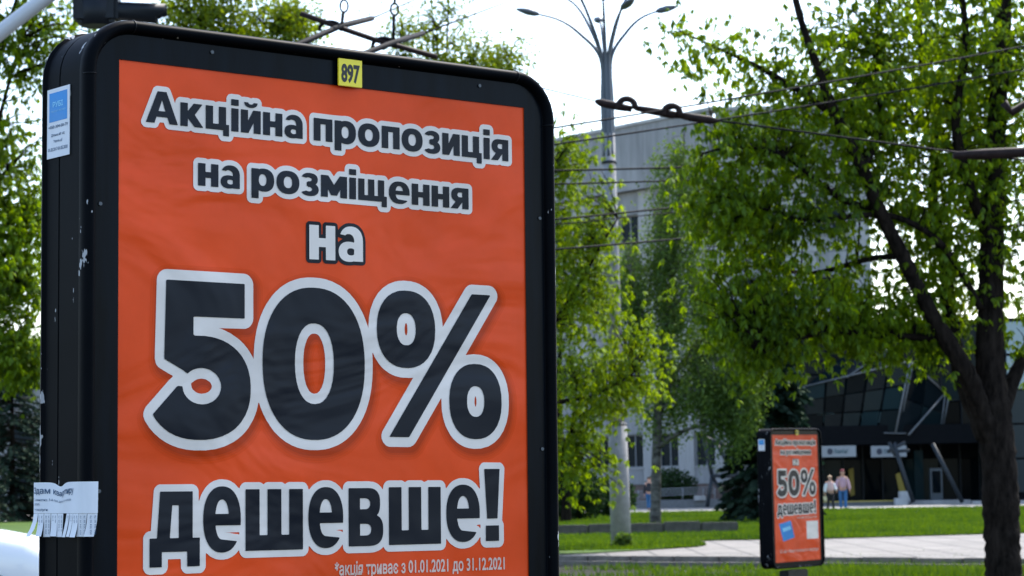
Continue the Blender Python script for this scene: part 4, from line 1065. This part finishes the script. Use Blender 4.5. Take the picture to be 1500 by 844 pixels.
for j, dy in ((0, 18), (1, -22)):
    a, b_ = at(168, dy-2, YS), at(243, dy+2, YS-.05)
    m = MB(); n_ = 14; ax = (b_-a)
    ring0 = [a+Vector((0, .10*math.cos(2*math.pi*k/n_), .10*math.sin(2*math.pi*k/n_))) for k in range(n_)]
    ring1 = [b_+Vector((-.10 if math.sin(2*math.pi*k/n_) < -.3 else 0, .105*math.cos(2*math.pi*k/n_), .105*math.sin(2*math.pi*k/n_))) for k in range(n_)]
    ring2 = [p+(b_-p)*.10 for p in ring1]; ring3 = [p+(a-p)*.15 for p in ring0]
    vs = ring0+ring1+ring2+ring3; fs = [(r_*n_+k, r_*n_+(k+1) % n_, ((r_+1) % 4)*n_+(k+1) % n_, ((r_+1) % 4)*n_+k) for r_ in range(3) for k in range(n_)]
    m.add(vs, fs, True); m.v = [v-fb for v in m.v]; vz = m.build('visor', M_SIG, hs_)
m = MB(); m.tube([at(138, -60, YS), at(138, -85, YS)], .04, 8); shifted(m, fb).build('bracket', M_SIG, sig)

# ================================================================== BUILDINGS
GX = 1060; YG = 128.0                                       # near corner of the grey building
gc = at(GX, 700, YG); gx, gy = gc.x, gc.y
ld = Vector((-.60, .80, 0)).normalized()                   # left face recedes
rd = Vector((1, -.02, 0)).normalized()
def zat(px, py, P): return at(px, py, P.y).z
Htop = at(GX, 163, YG).z
gb = thing('grey_building', 'tall grey stone clad office building behind the lamp mast and birch', 'building', (gx, gy, 0))
M_CLAD = mat('grey_cladding', (.235, .235, .238), rough=.8, var=.30, vscale=1.1, stretch=(1, 1, .16), bump=.15, bscale=8)
M_CLAD2 = mat('light_cladding', (.32, .315, .31), rough=.8, var=.24, vscale=1.3, stretch=(1, 1, .2), bump=.1, bscale=8)
M_PLINTH = mat('brown_plinth', (.10, .065, .055), rough=.8, var=.2, vscale=2)
M_WIN = glass_mat('dark_window_glass', (.012, .018, .022), .05)
M_FRAME = mat('window_frame_grey', (.18, .19, .20), rough=.6)
def face_pt(d, t, z, off=0.0):
    nrm = Vector((d.y, -d.x, 0)) if d.x > 0 else Vector((-d.y, d.x, 0))
    if nrm.y > 0: nrm = -nrm
    return Vector((0, 0, 0))+d*t+nrm*off+Vector((0, 0, z))
def face_box(d, t0, t1, z0, z1, o0, o1, mb=None):
    mb = mb or MB(); vs = [face_pt(d, t, z, o) for o in (o0, o1) for t, z in ((t0, z0), (t1, z0), (t1, z1), (t0, z1))]
    return mb.add(vs, [(0, 1, 2, 3), (7, 6, 5, 4), (0, 4, 5, 1), (1, 5, 6, 2), (2, 6, 7, 3), (3, 7, 4, 0)])
LW, RW = 46.0, 8.2
core = MB()
cp = [Vector((0, 0, 0))+ld*.3+rd*.3, rd*RW+ld*.3, rd*RW+ld*LW, ld*LW+rd*.3]
core.prism([Vector((p.x, p.y, -.1)) for p in cp], (0, 0, Htop-.3)); core.build('core', mat('core_grey', (.16, .165, .17), rough=.9), gb)  # plain grey core behind the facade panels
fl_h = 3.35; zbase = 1.25
panel_cache = {}
def panel(d, t0, t1, z0, z1, material, name='facade_panel', depth=.12, o=.0):
    key = (round(d.x, 3), round(t1-t0, 2), round(z1-z0, 2), material.name, o)
    if key not in panel_cache:
        panel_cache[key] = face_box(d, .012, t1-t0-.012, .012, z1-z0-.012, o-.35, o+random.uniform(-.0, .012)).mesh(name, material)
    p = d*t0; return obj(name, panel_cache[key], gb, (p.x, p.y, z0))
wpitch = 3.0; ww = 1.7; wh = 1.85; sill = .95
attic = Htop-3.6
nf = int((attic-zbase)/fl_h)
fl_h = (attic-zbase)/nf
for d, Wd, n_ in ((ld, LW, 11), (rd, RW, 2)):
    pit = Wd/n_ if d is rd else wpitch
    for f in range(nf):
        z = zbase+f*fl_h
        for i in range(n_):
            t = i*pit; a = t+(pit-ww)/2; b_ = a+ww
            panel(d, t, t+(pit-ww)/2, z, z+fl_h, M_CLAD2); panel(d, b_, t+pit, z, z+fl_h, M_CLAD2)
            panel(d, a, b_, z, z+sill, M_CLAD); panel(d, a, b_, z+sill+wh, z+fl_h, M_CLAD)
            key = ('win', round(d.x, 3))
            if key not in panel_cache:
                wf = MB()
                for q0, q1, r0, r1 in ((0, ww, 0, .07), (0, ww, wh-.07, wh), (0, .07, .07, wh-.07), (ww-.07, ww, .07, wh-.07), (ww*.5-.035, ww*.5+.035, .07, wh-.07)): face_box(d, q0, q1, r0, r1, -.26, -.17, wf)
                panel_cache[key] = (face_box(d, .05, ww-.05, .05, wh-.05, -.24, -.215).mesh('window', M_WIN), wf.mesh('window_frame', M_FRAME), face_box(d, -.08, ww+.08, -.07, -.002, -.2, .07).mesh('window_sill', M_CLAD2))
            w3 = panel_cache[key]; p = d*a
            wo_ = obj('window', w3[0], gb, (p.x, p.y, z+sill)); obj('window_frame', w3[1], wo_); obj('window_sill', w3[2], wo_)
    nA = 6 if d is ld else 2
    for i in range(nA):
        W1 = (33.0 if d is ld else RW)/nA; panel(d, i*W1, (i+1)*W1, attic, Htop, M_CLAD, 'attic_panel', o=.45)
    face_box(d, -.1, 33.2 if d is ld else RW+.1, 0, zbase-.02, -.3, .06).build('plinth', M_PLINTH, gb)
face_box(ld, -.3, 33.4, Htop, Htop+.18, -.6, .55).build('coping', M_CLAD2, gb)
face_box(rd, -.2, RW+.2, Htop+.002, Htop+.17, -.6, .5).build('coping', M_CLAD2, gb)

# glass bank building with steel tripods
YB = 121.0
def bp2(px, py, Y=YB): return at(px, py, Y)
ob = bp2(1290, 742); ob.z = 0
gl = thing('glass_building', 'dark glass bank building with canopy and slanted steel struts', 'building', tuple(ob))
sc_ = YB/FPX
def rel(p): return p-ob
def bbox_px(x0, y0, x1, y1, Y0, Y1_, name, material, parent=gl):
    a, b_ = at(x0, (y0+y1)/2, Y0), at(x1, (y0+y1)/2, Y0); zt_, zb_ = at((x0+x1)/2, y0, Y0).z, at((x0+x1)/2, y1, Y0).z
    return MB().box((a.x-ob.x, Y0-ob.y, zb_), (b_.x-ob.x, Y1_-ob.y, zt_)).build(name, material, parent)
M_GL = glass_mat('dark_facade_glass', (.0025, .005, .007), .04)
M_GL2 = glass_mat('teal_facade_glass', (.008, .02, .024), .06)
GLS = [M_GL, M_GL2, mat('blue_grey_glass', (.006, .010, .013), rough=.1, spec=.06), mat('deep_glass', (.004, .009, .012), rough=.1, spec=.06), mat('painted_reflection_glass', (.008, .016, .019), rough=.1, spec=.08)]  # differing pane tints stand in for reflections in the glass
M_DKWALL = mat('charcoal_cladding', (.0035, .0045, .006), rough=.7, spec=.05, var=.2)
M_MULL = mat('dark_mullion', (.010, .013, .016), rough=.5, spec=.15)
bbox_px(1120, 470, 1560, 744, YB+3.2, YB+22, 'core', M_DKWALL)
bbox_px(1120, 622, 1560, 650, YB-2.2, YB+3.0, 'canopy', M_DKWALL)
xs = [1122+28.5*i for i in range(15)]
for i, (a, b_) in enumerate(zip(xs, xs[1:])):
    for (ya, yb) in ((478, 548), (551, 586), (589, 620)):
        o = bbox_px(a+1, ya, b_-1, yb, YB+.6+random.uniform(0, .04), YB+.7, 'glass_pane', GLS[(i*7+ya*3) % 5])
        o.rotation_euler = (random.uniform(-.006, .006), 0, 0)
    bbox_px(b_-1.2, 474, b_+1.2, 621, YB+.45, YB+.9, 'mullion', M_MULL)
for y in (549.5, 587.5): bbox_px(1122, y-1, 1520, y+1, YB+.5, YB+.62, 'transom', M_MULL)
for i, (a, b_) in enumerate(zip(xs, xs[1:])):
    if i > 0: bbox_px(a+1, 672, b_-1, 737, YB+2.0+random.uniform(0, .05), YB+2.1, 'glass_pane', GLS[(i*3) % 5])
    bbox_px(b_-1.4, 650, b_+1.4, 738, YB+1.8, YB+2.2, 'mullion', M_MULL)
bbox_px(1120, 651, 1560, 672, YB+1.9, YB+2.5, 'fascia', M_DKWALL)
bbox_px(1340, 660, 1353, 739, YB-.6, YB-.2, 'glass_pillar', M_GL2)
# pale teal panels over the upper glazing, painted as reflected lights
for (a, b_, ya, yb) in ((1198, 1222, 604, 619), (1262, 1272, 606, 619), (1281, 1292, 604, 619)):
    bbox_px(a, ya, b_, yb, YB+.50, YB+.56, 'reflected_light_panel', mat('reflected_teal', (.10, .17, .17), rough=.5))
# door and entrance
dr = bbox_px(1363, 686, 1381, 745, YB-1.6, YB-1.35, 'entrance_frame', mat('blue_grey_door', (.02, .035, .05), rough=.4))
bbox_px(1366, 690, 1378, 722, YB-1.64, YB-1.61, 'door_glass', M_GL, dr)
bbox_px(1100, 736, 1330, 745.5, YB-3.0, YB+1.9, 'step', mat('step_stone', (.10, .105, .11), rough=.7, var=.2))
bbox_px(1100, 734.6, 1330, 736, YB-3.05, YB-2.7, 'step_edge', mat('yellow_line', (.42, .33, .08), rough=.7))
bbox_px(1334, 733, 1422, 746, YB-3.4, YB-1.0, 'stone_ledge', M_CLAD)
bbox_px(1424, 733, 1560, 746, YB-3.3, YB-1.0, 'stone_ledge', M_CLAD2)
# slanted steel struts
def strut(pa, pb, r, name='strut', material=M_PALE_STEEL, Ya=YB-3, Yb=YB-3):
    m = MB(); m.tube([rel(at(*pa, Ya)), rel(at(*pb, Yb))], r, 7); return m.build(name, material, gl)
# angular glazed bay: facets rising to a ridge in front of the upper storey, tubes along its edges
K = {'a': (1180, 566, YB+.35), 'b': (1180, 629, YB+.35), 'c': (1311, 635, YB-2.4), 'd': (1333, 529, YB-3.0), 'e': (1384, 576, YB-.9), 'f': (1377, 634, YB-.9), 'g': (1120, 584, YB+.4), 'h': (1262, 500, YB+.4)}
KP = {k: rel(at(*v)) for k, v in K.items()}
def facet_grid(p, nu, nv, parent=gl):
    A, B_, C_, D_ = p; n_ = (B_-A).cross(D_-A).normalized(); n_ = n_ if n_.y < 0 else -n_; q_ = 0
    for i in range(nu):
        for j in range(nv):
            f = lambda u, v: A.lerp(B_, u).lerp(D_.lerp(C_, u), v)
            e = .012; cs = [f(i/nu+e, j/nv+e), f((i+1)/nu-e, j/nv+e), f((i+1)/nu-e, (j+1)/nv-e), f(i/nu+e, (j+1)/nv-e)]
            MB().prism(cs, -n_*.05).build('bay_pane', GLS[(i*2+j*3+nu) % 5], parent)
facet_grid([KP['b'], KP['c'], KP['d'], KP['a']], 5, 3)
facet_grid([KP['c'], KP['f'], KP['e'], KP['d']], 2, 2)
facet_grid([KP['a'], KP['d'], KP['h'].lerp(KP['d'], .25), KP['h']], 3, 1)
def edge(a, b_, r, name='strut', off=(0, -.12, 0)):
    m = MB(); o_ = Vector(off); m.tube([KP[a]+o_ if isinstance(a, str) else rel(at(*a)), KP[b_]+o_ if isinstance(b_, str) else rel(at(*b_))], r, 7); return m.build(name, M_PALE_STEEL, gl)
for a, b_, r in (('d', 'c', .05), ('a', 'd', .042), ('g', 'a', .04), ('d', 'e', .042), ('e', 'f', .042), ('h', 'd', .03), ('b', 'c', .03), ('c', 'f', .03)): edge(a, b_, r)
edge((1337, 533, YB-3.3), (1316, 636, YB-2.0), .04); edge('e', (1331, 637, YB-2.6), .05); edge((1390, 580, YB-1.2), (1380, 634, YB-.6), .04); edge((1240, 553, YB-1.3), (1300, 512, YB-1.0), .04)
for a, b_, r in (((1309, 650), (1338, 736), .11), ((1366, 650), (1410, 736), .11), ((1300, 662), (1326, 648), .09), ((1302, 648), (1312, 668), .09), ((1306, 662), (1332, 660), .09), ((1312, 648), (1308, 665), .08)):
    strut(a, b_, r, 'brace', M_STEEL, YB-4, YB-4)
# pale glazed wing at the far right
rg = at(1520, 735, 118); rg.z = 0
wing = thing('glazed_wing', 'light glass office wing at the right edge behind the chestnut trunk', 'building', tuple(rg))
m = MB().box((-1.35, 0, 0), (10, 8, 9.2)); m.build('wall', M_DKWALL, wing)
for k in range(4):
    for j in range(5):
        MB().box((-1.3+k*1.5, -.08, .6+j*1.7), (-1.3+k*1.5+1.42, -.02, .6+j*1.7+1.6)).build('glass_pane', mat('painted_sky_glass' if j > 2 else 'low_wing_glass', (.16, .24, .28) if j > 2 else (.02, .03, .035), rough=.12, spec=.6 if j > 2 else .1), wing)  # upper panes coloured pale to stand in for reflected sky

# shop signs under the canopy
M_SIGNW = mat('shaded_sign_white', (.20, .225, .245), rough=.5, var=.06, vscale=1)  # white boards darkened in colour for the shade under the canopy
for lab, x0, x1, txt in (('white shop sign with dark logo over the two pedestrians', 1204, 1254, True), ('white shop sign with dark logo behind the steel braces', 1276, 1328, True)):
    a, b_ = at(x0, 670, YB-2.3), at(x1, 670, YB-2.3); zt_, zb_ = at(x0, 653.5, YB-2.3).z, at(x0, 670, YB-2.3).z
    s = thing('shop_sign', lab, 'shop sign', (a.x, YB-2.35, zb_), group='shop signs under the canopy'); wd_, hg = b_.x-a.x, zt_-zb_
    MB().box((0, 0, 0), (wd_, .12, hg), bev=.01).build('board', M_SIGNW, s)
    m = MB(); m.prism([(wd_*.15+hg*.25*1.05*(1+math.cos(R(a_))*(1.0)), -.002, hg*.5+hg*.29*math.sin(R(a_))) for a_ in range(22, 382, 45)], (0, -.02, 0)); m.build('logo', mat('logo_navy', (.012, .02, .04), rough=.5), s)
    obj('sign_lettering', font_mesh('sign_lettering', 'банкінг', wd_*.36, hg*.33, wd_*.42, hg*.42, -.012, mat('teal_lettering', (.03, .09, .11), rough=.5), .015), s)
    m = MB(); m.box((.15, .12, hg*.4), (.25, .40, hg*.6)); m.box((wd_-.25, .12, hg*.4), (wd_-.15, .40, hg*.6)); m.build('bracket', M_MULL, s)
# yellow banners and white planters by the entrance
for lab, x0, x1, y0, y1 in (('pale stone block stacked at the back beside the bank entrance', 1321, 1337, 720, 733), ('pale stone block at the front beside the bank entrance', 1312, 1331, 730, 746)):
    a, b_ = at(x0, y1, YB-3.8), at(x1, y1, YB-3.8); zb_, zt_ = max(.075, at(x0, y1, YB-3.8).z), at(x0, y0, YB-3.8).z
    dY = .0 if y1 > 740 else .55
    o = MB().box((0, 0, 0), (b_.x-a.x, .5, zt_-zb_), bev=.02).build('stone_block', mat('pale_block', (.38, .39, .40), rough=.8, var=.1), None); o.location = (a.x, YB-3.8+dY, zb_ if y1 > 740 else .075)
    if y1 < 740: o.scale.z = (zt_-.075)/(zt_-zb_)
    tag(o, lab, 'stone block')
pa = [at(1312, 695, YB-.9), at(1318, 692, YB-.9), at(1327, 720, YB-.9), at(1318, 724, YB-.9)]; B = pa[3].copy()
o = MB().prism([p-B for p in pa], (0, .06, 0)).build('yellow_banner', mat('dull_yellow', (.20, .15, .01), rough=.6)); o.location = B
tag(o, 'dull yellow tilted banner beside the bank entrance', 'banner')
pa = [at(1243, 688, YB+1.6), at(1250, 685, YB+1.6), at(1252, 725, YB+1.6), at(1246, 727, YB+1.6)]; B = pa[3].copy()
o = MB().prism([p-B for p in pa], (0, .05, 0)).build('yellow_banner', MATS['dull_yellow']); o.location = B
tag(o, 'dull yellow tall banner in the shop window behind the man', 'banner')

# steel tripod and ramp in front of the grey building
YT = 116.0; B = at(1055, 742, YT); B.z = .075
tp = thing('steel_tripod', 'dark steel tripod frame in front of the grey building corner', 'steel frame', tuple(B))
for a, b_ in (((1031, 640), (1043, 697)), ((1043, 697), (1036, 743)), ((1048, 648), (1074, 692)), ((1043, 697), (1078, 697)), ((1083, 660), (1072, 743)), ((1044, 700), (1069, 738)), ((1031, 640), (1048, 648)), ((1048, 648), (1083, 660))):
    m = MB(); dY = random.uniform(0, .8); m.tube([at(*a, YT+dY)-B, at(*b_, YT+dY)-B], .10, 8); m.build('strut', M_STEEL, tp)
YR = 121.5; B = at(925, 742, YR); B.z = .075
rp = thing('access_ramp', 'low concrete ramp with pale railings in front of the grey building', 'ramp', tuple(B))
def rbox(x0, y0, x1, y1, d0, d1, name, material):
    a, b_ = at(x0, y1, YR+d0), at(x1, y1, YR+d0); zt_, zb_ = at((x0+x1)/2, y0, YR+d0).z, max(.075, at((x0+x1)/2, y1, YR+d0).z)
    return MB().box((a.x-B.x, d0, zb_-B.z), (b_.x-B.x, d1, zt_-B.z)).build(name, material, rp)
rbox(880, 733, 1085, 744, 0, 3, 'ramp_wall', mat('ramp_concrete', (.13, .135, .14), rough=.9, var=.2))
rbox(1018, 726, 1034, 733, -.3, .4, 'stone_cube', M_CLAD2)
for k in range(4):
    m = MB(); m.tube([at(930, 731-3.4*k, YR+.4)-B, at(965, 726.5-3.6*k*.9, YR+.4)-B, at(1047, 722-3.0*k, YR+.4)-B], .022, 6); m.build('rail', mat('pale_rail', (.20, .21, .22), rough=.4), rp)
for x in (935, 965, 1000, 1030, 1047): m = MB(); m.tube([at(x, 737, YR+.4)-B, at(x, 715 if x > 990 else 718, YR+.4)-B], .03, 6); m.build('rail_post', MATS['pale_rail'], rp)
# pale house far behind the left trees
hb = at(20, 700, 150); hb.z = 0
hs = thing('pale_house', 'pale building glimpsed through the trees at the left edge', 'building', tuple(hb))
MB().box((-14, 0, 0), (16, 12, 10)).build('wall', mat('pale_render', (.20, .21, .215), rough=.9, var=.1, vscale=.3), hs)
wmesh = MB().box((0, -.12, 0), (1.4, .05, 1.6)).mesh('window', M_WIN)
for f in range(3):
    for k in range(9): obj('window', wmesh, hs, (-13+k*3.2, 0, 1.2+f*3.1))
MB().box((-14.3, -.3, 10.002), (16.3, 12.3, 10.4)).build('roof', M_CLAD, hs)

# ================================================================== PARKED CAR
def car(label, loc, rotz):
    t = thing('parked_car', label, 'car', loc, rotz)
    M_CAR = mat('white_car_paint', (.80, .80, .80), rough=.25, coat=.6)
    # body: side outline stations (x from nose to tail), each with half width, sill, belt
    st = [(-2.15, .60, .42, .66), (-2.10, .74, .30, .86), (-1.75, .86, .25, 1.04), (-1.2, .90, .24, 1.15), (-.75, .91, .24, 1.19), (0, .92, .24, 1.16), (.9, .92, .24, 1.17), (1.6, .90, .26, 1.18), (2.05, .84, .32, 1.10), (2.15, .70, .45, .95)]
    rings = []
    for x, hw, zs_, zb_ in st:
        rings.append([(x, -hw*.92, zs_), (x, -hw, zs_+.12), (x, -hw*1.0, zb_-.22), (x, -hw*.965, zb_-.06), (x, -hw*.85, zb_), (x, 0, zb_+.035), (x, hw*.85, zb_), (x, hw*.965, zb_-.06), (x, hw, zb_-.22), (x, hw, zs_+.12), (x, hw*.92, zs_)])
    n = 11; vs = [v for r_ in rings for v in r_]; fs = []
    for i in range(len(rings)-1):
        for j in range(n): fs.append((i*n+j, i*n+(j+1) % n, (i+1)*n+(j+1) % n, (i+1)*n+j))
    fs += [list(range(n))[::-1], [(len(rings)-1)*n+j for j in range(n)]]
    body = MB().add(vs, fs, True).build('body', M_CAR, t)
    cab = [(-.80, 1.17, .84), (-.15, 1.60, .66), (.9, 1.64, .66), (1.7, 1.55, .64), (2.0, 1.14, .80)]
    vs = []; fs = []
    for x, z, hw in cab: vs += [(x, -hw, z), (x, hw, z)]
    lo_ = [(-.80, -.84, 1.12), (-.8, .84, 1.12), (2.0, -.80, 1.10), (2.0, .8, 1.10)]
    base = len(vs); vs += lo_
    for i in range(4): fs.append((2*i, 2*i+1, 2*i+3, 2*i+2))
    fs += [(0, 2, 4, 6, 8, base+2, base), (1, base+1, base+3, 9, 7, 5, 3), (base, base+1, 1, 0), (base+2, 8, 9, base+3)]
    MB().add(vs, fs).build('cabin', M_CAR, t)
    for s in (-1, 1):
        MB().prism([(-.55, s*.80, 1.20), (-.12, s*.70, 1.54), (.55, s*.70, 1.57), (.55, s*.83, 1.20)], (0, s*.035, 0)).build('side_window', M_WIN, t)
        MB().prism([(.65, s*.83, 1.20), (.65, s*.70, 1.57), (1.6, s*.69, 1.48), (1.8, s*.82, 1.20)], (0, s*.035, 0)).build('side_window', M_WIN, t)
        for x in (-1.38, 1.35):
            wm = MB(); wm.tube([(x, s*.72, .33), (x, s*.95, .33)], .33, 20); wh_ = wm.build('wheel', mat('tyre', (.015, .015, .015), rough=.9), t)
            MB().tube([(x, s*.94, .33), (x, s*.965, .33)], .21, 14).build('rim', M_PALE_STEEL, wh_)
        MB().box((-2.13, s*.55-.14, .70), (-2.06, s*.55+.14, .82), bev=.02).build('headlight', mat('lens', (.6, .62, .65), rough=.1), t)
        MB().box((2.02, s*.62-.12, .80), (2.17, s*.62+.12, .95), bev=.02).build('tail_light', mat('red_lens', (.3, .01, .01), rough=.2), t)
        MB().box((.52, s*.925-.004, .99), (.68, s*.925+.015, 1.02)).build('door_handle', M_CAR, t)
    return t
cl = at(29, 771, 30.2)
car('white parked car bonnet showing left of the near sign above the paper notice level', (-7.62, 31.0-1.6, -.01), R(180))

# ================================================================== PEOPLE
def skin(name, joints, edges, material, parent, sub=1, root=0):
    me = bpy.data.meshes.new('t'); me.from_pydata([j[:3] for j in joints], edges, [])
    o = bpy.data.objects.new('t', me); COL.objects.link(o)
    md = o.modifiers.new('s', 'SKIN'); md.use_smooth_shade = True
    for i, j in enumerate(joints):
        sv = me.skin_vertices[0].data[i]; r_ = j[3] if isinstance(j[3], tuple) else (j[3], j[3]); sv.radius = r_; sv.use_root = (i == root)
    ss = o.modifiers.new('u', 'SUBSURF'); ss.levels = sub; ss.render_levels = sub
    dg = bpy.context.evaluated_depsgraph_get(); dg.update()
    m2 = bpy.data.meshes.new_from_object(o.evaluated_get(dg)); bpy.data.objects.remove(o); bpy.data.meshes.remove(me)
    m2.name = name; m2.materials.clear(); m2.materials.append(material)
    m2.polygons.foreach_set('use_smooth', [True]*len(m2.polygons))
    return obj(name, m2, parent)
M_SKIN = mat('skin', (.42, .23, .16), rough=.6)
def person(label, loc, rotz, h, top, trousers, hair, shoes, hat=None, arm_l=(.27, -.05, .78), arm_r=(-.27, -.05, .78), stride=.14, belly=1.0, jacket=None, sleeves=None):
    t = thing('person', label, 'person', loc, rotz); k = h/1.75
    S = lambda *j: [(x*k, y*k, z*k, tuple(c*k for c in r_) if isinstance(r_, tuple) else r_*k) for x, y, z, r_ in j]
    legL = [(.10, -stride*.5, .50), (.10, -stride, .08)]; legR = [(-.10, stride*.3, .50), (-.10, stride, .09)]
    J = S((0, 0, .95, (.155, .11)), (0, 0, 1.15, (.14, .10)), (0, 0, 1.38, (.17, .105)), (0, 0, 1.48, .06), (0, -.01, 1.57, .075), (0, -.015, 1.66, .095), (0, -.01, 1.735, .06),
          (.19, 0, 1.40, .06), (.25, .01, 1.12, .045), (arm_l[0], arm_l[1]-.02, arm_l[2]+.10, .035), (*arm_l, .03),
          (-.19, 0, 1.40, .06), (-.25, .01, 1.12, .045), (arm_r[0], arm_r[1]-.02, arm_r[2]+.10, .035), (*arm_r, .03),
          (.10, 0, .86, .085), (*legL[0], .058), (*legL[1], .042), (.10, -stride-.14, .035, .035),
          (-.10, 0, .86, .085), (*legR[0], .058), (*legR[1], .042), (-.10, stride-.14, .035, .035))
    E_ = [(0, 1), (1, 2), (2, 3), (3, 4), (4, 5), (5, 6), (2, 7), (7, 8), (8, 9), (9, 10), (2, 11), (11, 12), (12, 13), (13, 14), (0, 15), (15, 16), (16, 17), (17, 18), (0, 19), (19, 20), (20, 21), (21, 22)]
    skin('body', J, E_, M_SKIN, t, 2)
    # five short fingers per hand
    for a_ in (arm_l, arm_r):
        for q_ in range(5):
            f = MB(); x = a_[0]*k; y = (a_[1]-.028+.014*q_)*k; z = a_[2]*k
            L_ = (.05, .075, .08, .075, .06)[q_]*k; f.tube([(x, y, z), (x, y-.005, z-L_*.55), (x*.97, y-.012, z-L_)], [.010*k, .009*k, .006*k], 6); f.build('finger', M_SKIN, t)
    slv = sleeves or top
    skin('top', S((0, 0, .93, (.185*belly, .14*belly)), (0, 0, 1.15, (.172*belly, .13*belly)), (0, 0, 1.38, (.19, .125)), (0, 0, 1.46, .085)), [(0, 1), (1, 2), (2, 3)], top, t, 2)
    for s, a_ in ((1, arm_l), (-1, arm_r)):
        skin('sleeve', S((s*.16, 0, 1.39, .10), (s*.25, .01, 1.12, .088), (a_[0], a_[1]-.01, a_[2]+.09, .072)), [(0, 1), (1, 2)], slv, t, 1)
    skin('trousers', S((0, 0, .96, (.165, .125)), (.10, 0, .84, .105), (*legL[0], .078), (legL[1][0], legL[1][1], .10, .066), (-.10, 0, .84, .105), (*legR[0], .078), (legR[1][0], legR[1][1], .11, .066)), [(0, 1), (1, 2), (2, 3), (0, 4), (4, 5), (5, 6)], trousers, t, 2)
    for s, ly in ((1, -stride), (-1, stride)):
        skin('shoe', S((s*.10, ly+.03, .05, .05), (s*.10, ly-.08, .045, .05), (s*.10, ly-.17, .035, .035)), [(0, 1), (1, 2)], shoes, t, 1)
    skin('hat' if hat else 'hair', S((0, .035, 1.63, .085), (0, .015, 1.70, (.108, .108)), (0, .0, 1.755, .075)) if not hat else S((0, .01, 1.685, (.115, .125)), (0, .005, 1.75, (.10, .11)), (0, 0, 1.79, .06)), [(0, 1), (1, 2)], hat or hair, t, 2)
    for s in (-1, 1):
        MB().tube([(s*.032*k, -.098*k, 1.665*k), (s*.032*k, -.112*k, 1.665*k)], .012*k, 8).build('eye', M_DIG, t)
        MB().box((s*.092*k-.012, -.02*k, 1.62*k), (s*.092*k+.012, .02*k, 1.69*k), bev=.008).build('ear', M_SKIN, t)
    MB().add([(-.016*k, -.10*k, 1.615*k), (.016*k, -.10*k, 1.615*k), (0, -.135*k, 1.62*k), (0, -.10*k, 1.67*k)], [(0, 1, 2), (0, 2, 3), (1, 3, 2)]).build('nose', M_SKIN, t)
    MB().box((-.028*k, -.105*k, 1.583*k), (.028*k, -.094*k, 1.593*k)).build('mouth', mat('lips', (.30, .10, .09), rough=.5), t)
    return t
PK = mat('pink_knit', (.62, .38, .36), rough=.9); WC = mat('white_cardigan', (.68, .67, .68), rough=.9)
wm_ = gnd(1217, 749, .075)
wo = person('woman in pink top and white sleeves with black trousers carrying a bag', tuple(wm_), R(12), 1.52, PK, mat('black_trousers', (.012, .012, .015), rough=.9), mat('blond_hair', (.50, .36, .20), rough=.7), mat('dark_shoe', (.01, .01, .01), rough=.6), sleeves=WC, belly=1.15, arm_l=(.30, -.12, .95), arm_r=(-.28, -.03, .82))
bg_ = MB(); bg_.box((-.11, -.05, 0), (.11, .05, .24), bev=.03)
bag = bg_.build('hand_bag', mat('cream_bag', (.60, .50, .30), rough=.7)); bag.location = (wm_.x-.27, wm_.y-.07, .075+.40)
tag(bag, 'pale yellow bag hanging in the hand of the woman in pink', 'bag')
MB().tube([(-.07, 0, .22), (-.05, 0, .36), (.05, 0, .36), (.07, 0, .22)], .010, 6).build('handle', MATS['cream_bag'], bag)
mm_ = gnd(1235.5, 748, .075)
person('man in checked pink shirt, blue jeans and dark red cap beside the woman', tuple(mm_), R(-8), 1.74, mat('checked_shirt', (.50, .33, .38), rough=.9, col2=(.32, .20, .26), vscale=9), mat('blue_jeans', (.02, .10, .24), rough=.9), mat('brown_hair', (.06, .04, .03), rough=.8), mat('pale_shoe', (.35, .38, .42), rough=.7), hat=mat('maroon_cap', (.16, .012, .025), rough=.8), arm_r=(-.29, -.08, .86), arm_l=(.29, 0, .80))
pp_ = gnd(951.5, 748, .075)
person('person in dark jacket and blue jeans half hidden by the birch trunk', tuple(pp_), R(160), 1.60, mat('dark_jacket', (.015, .016, .022), rough=.9), MATS['blue_jeans'], mat('dark_hair', (.015, .012, .01), rough=.8), MATS['dark_shoe'], belly=1.1)
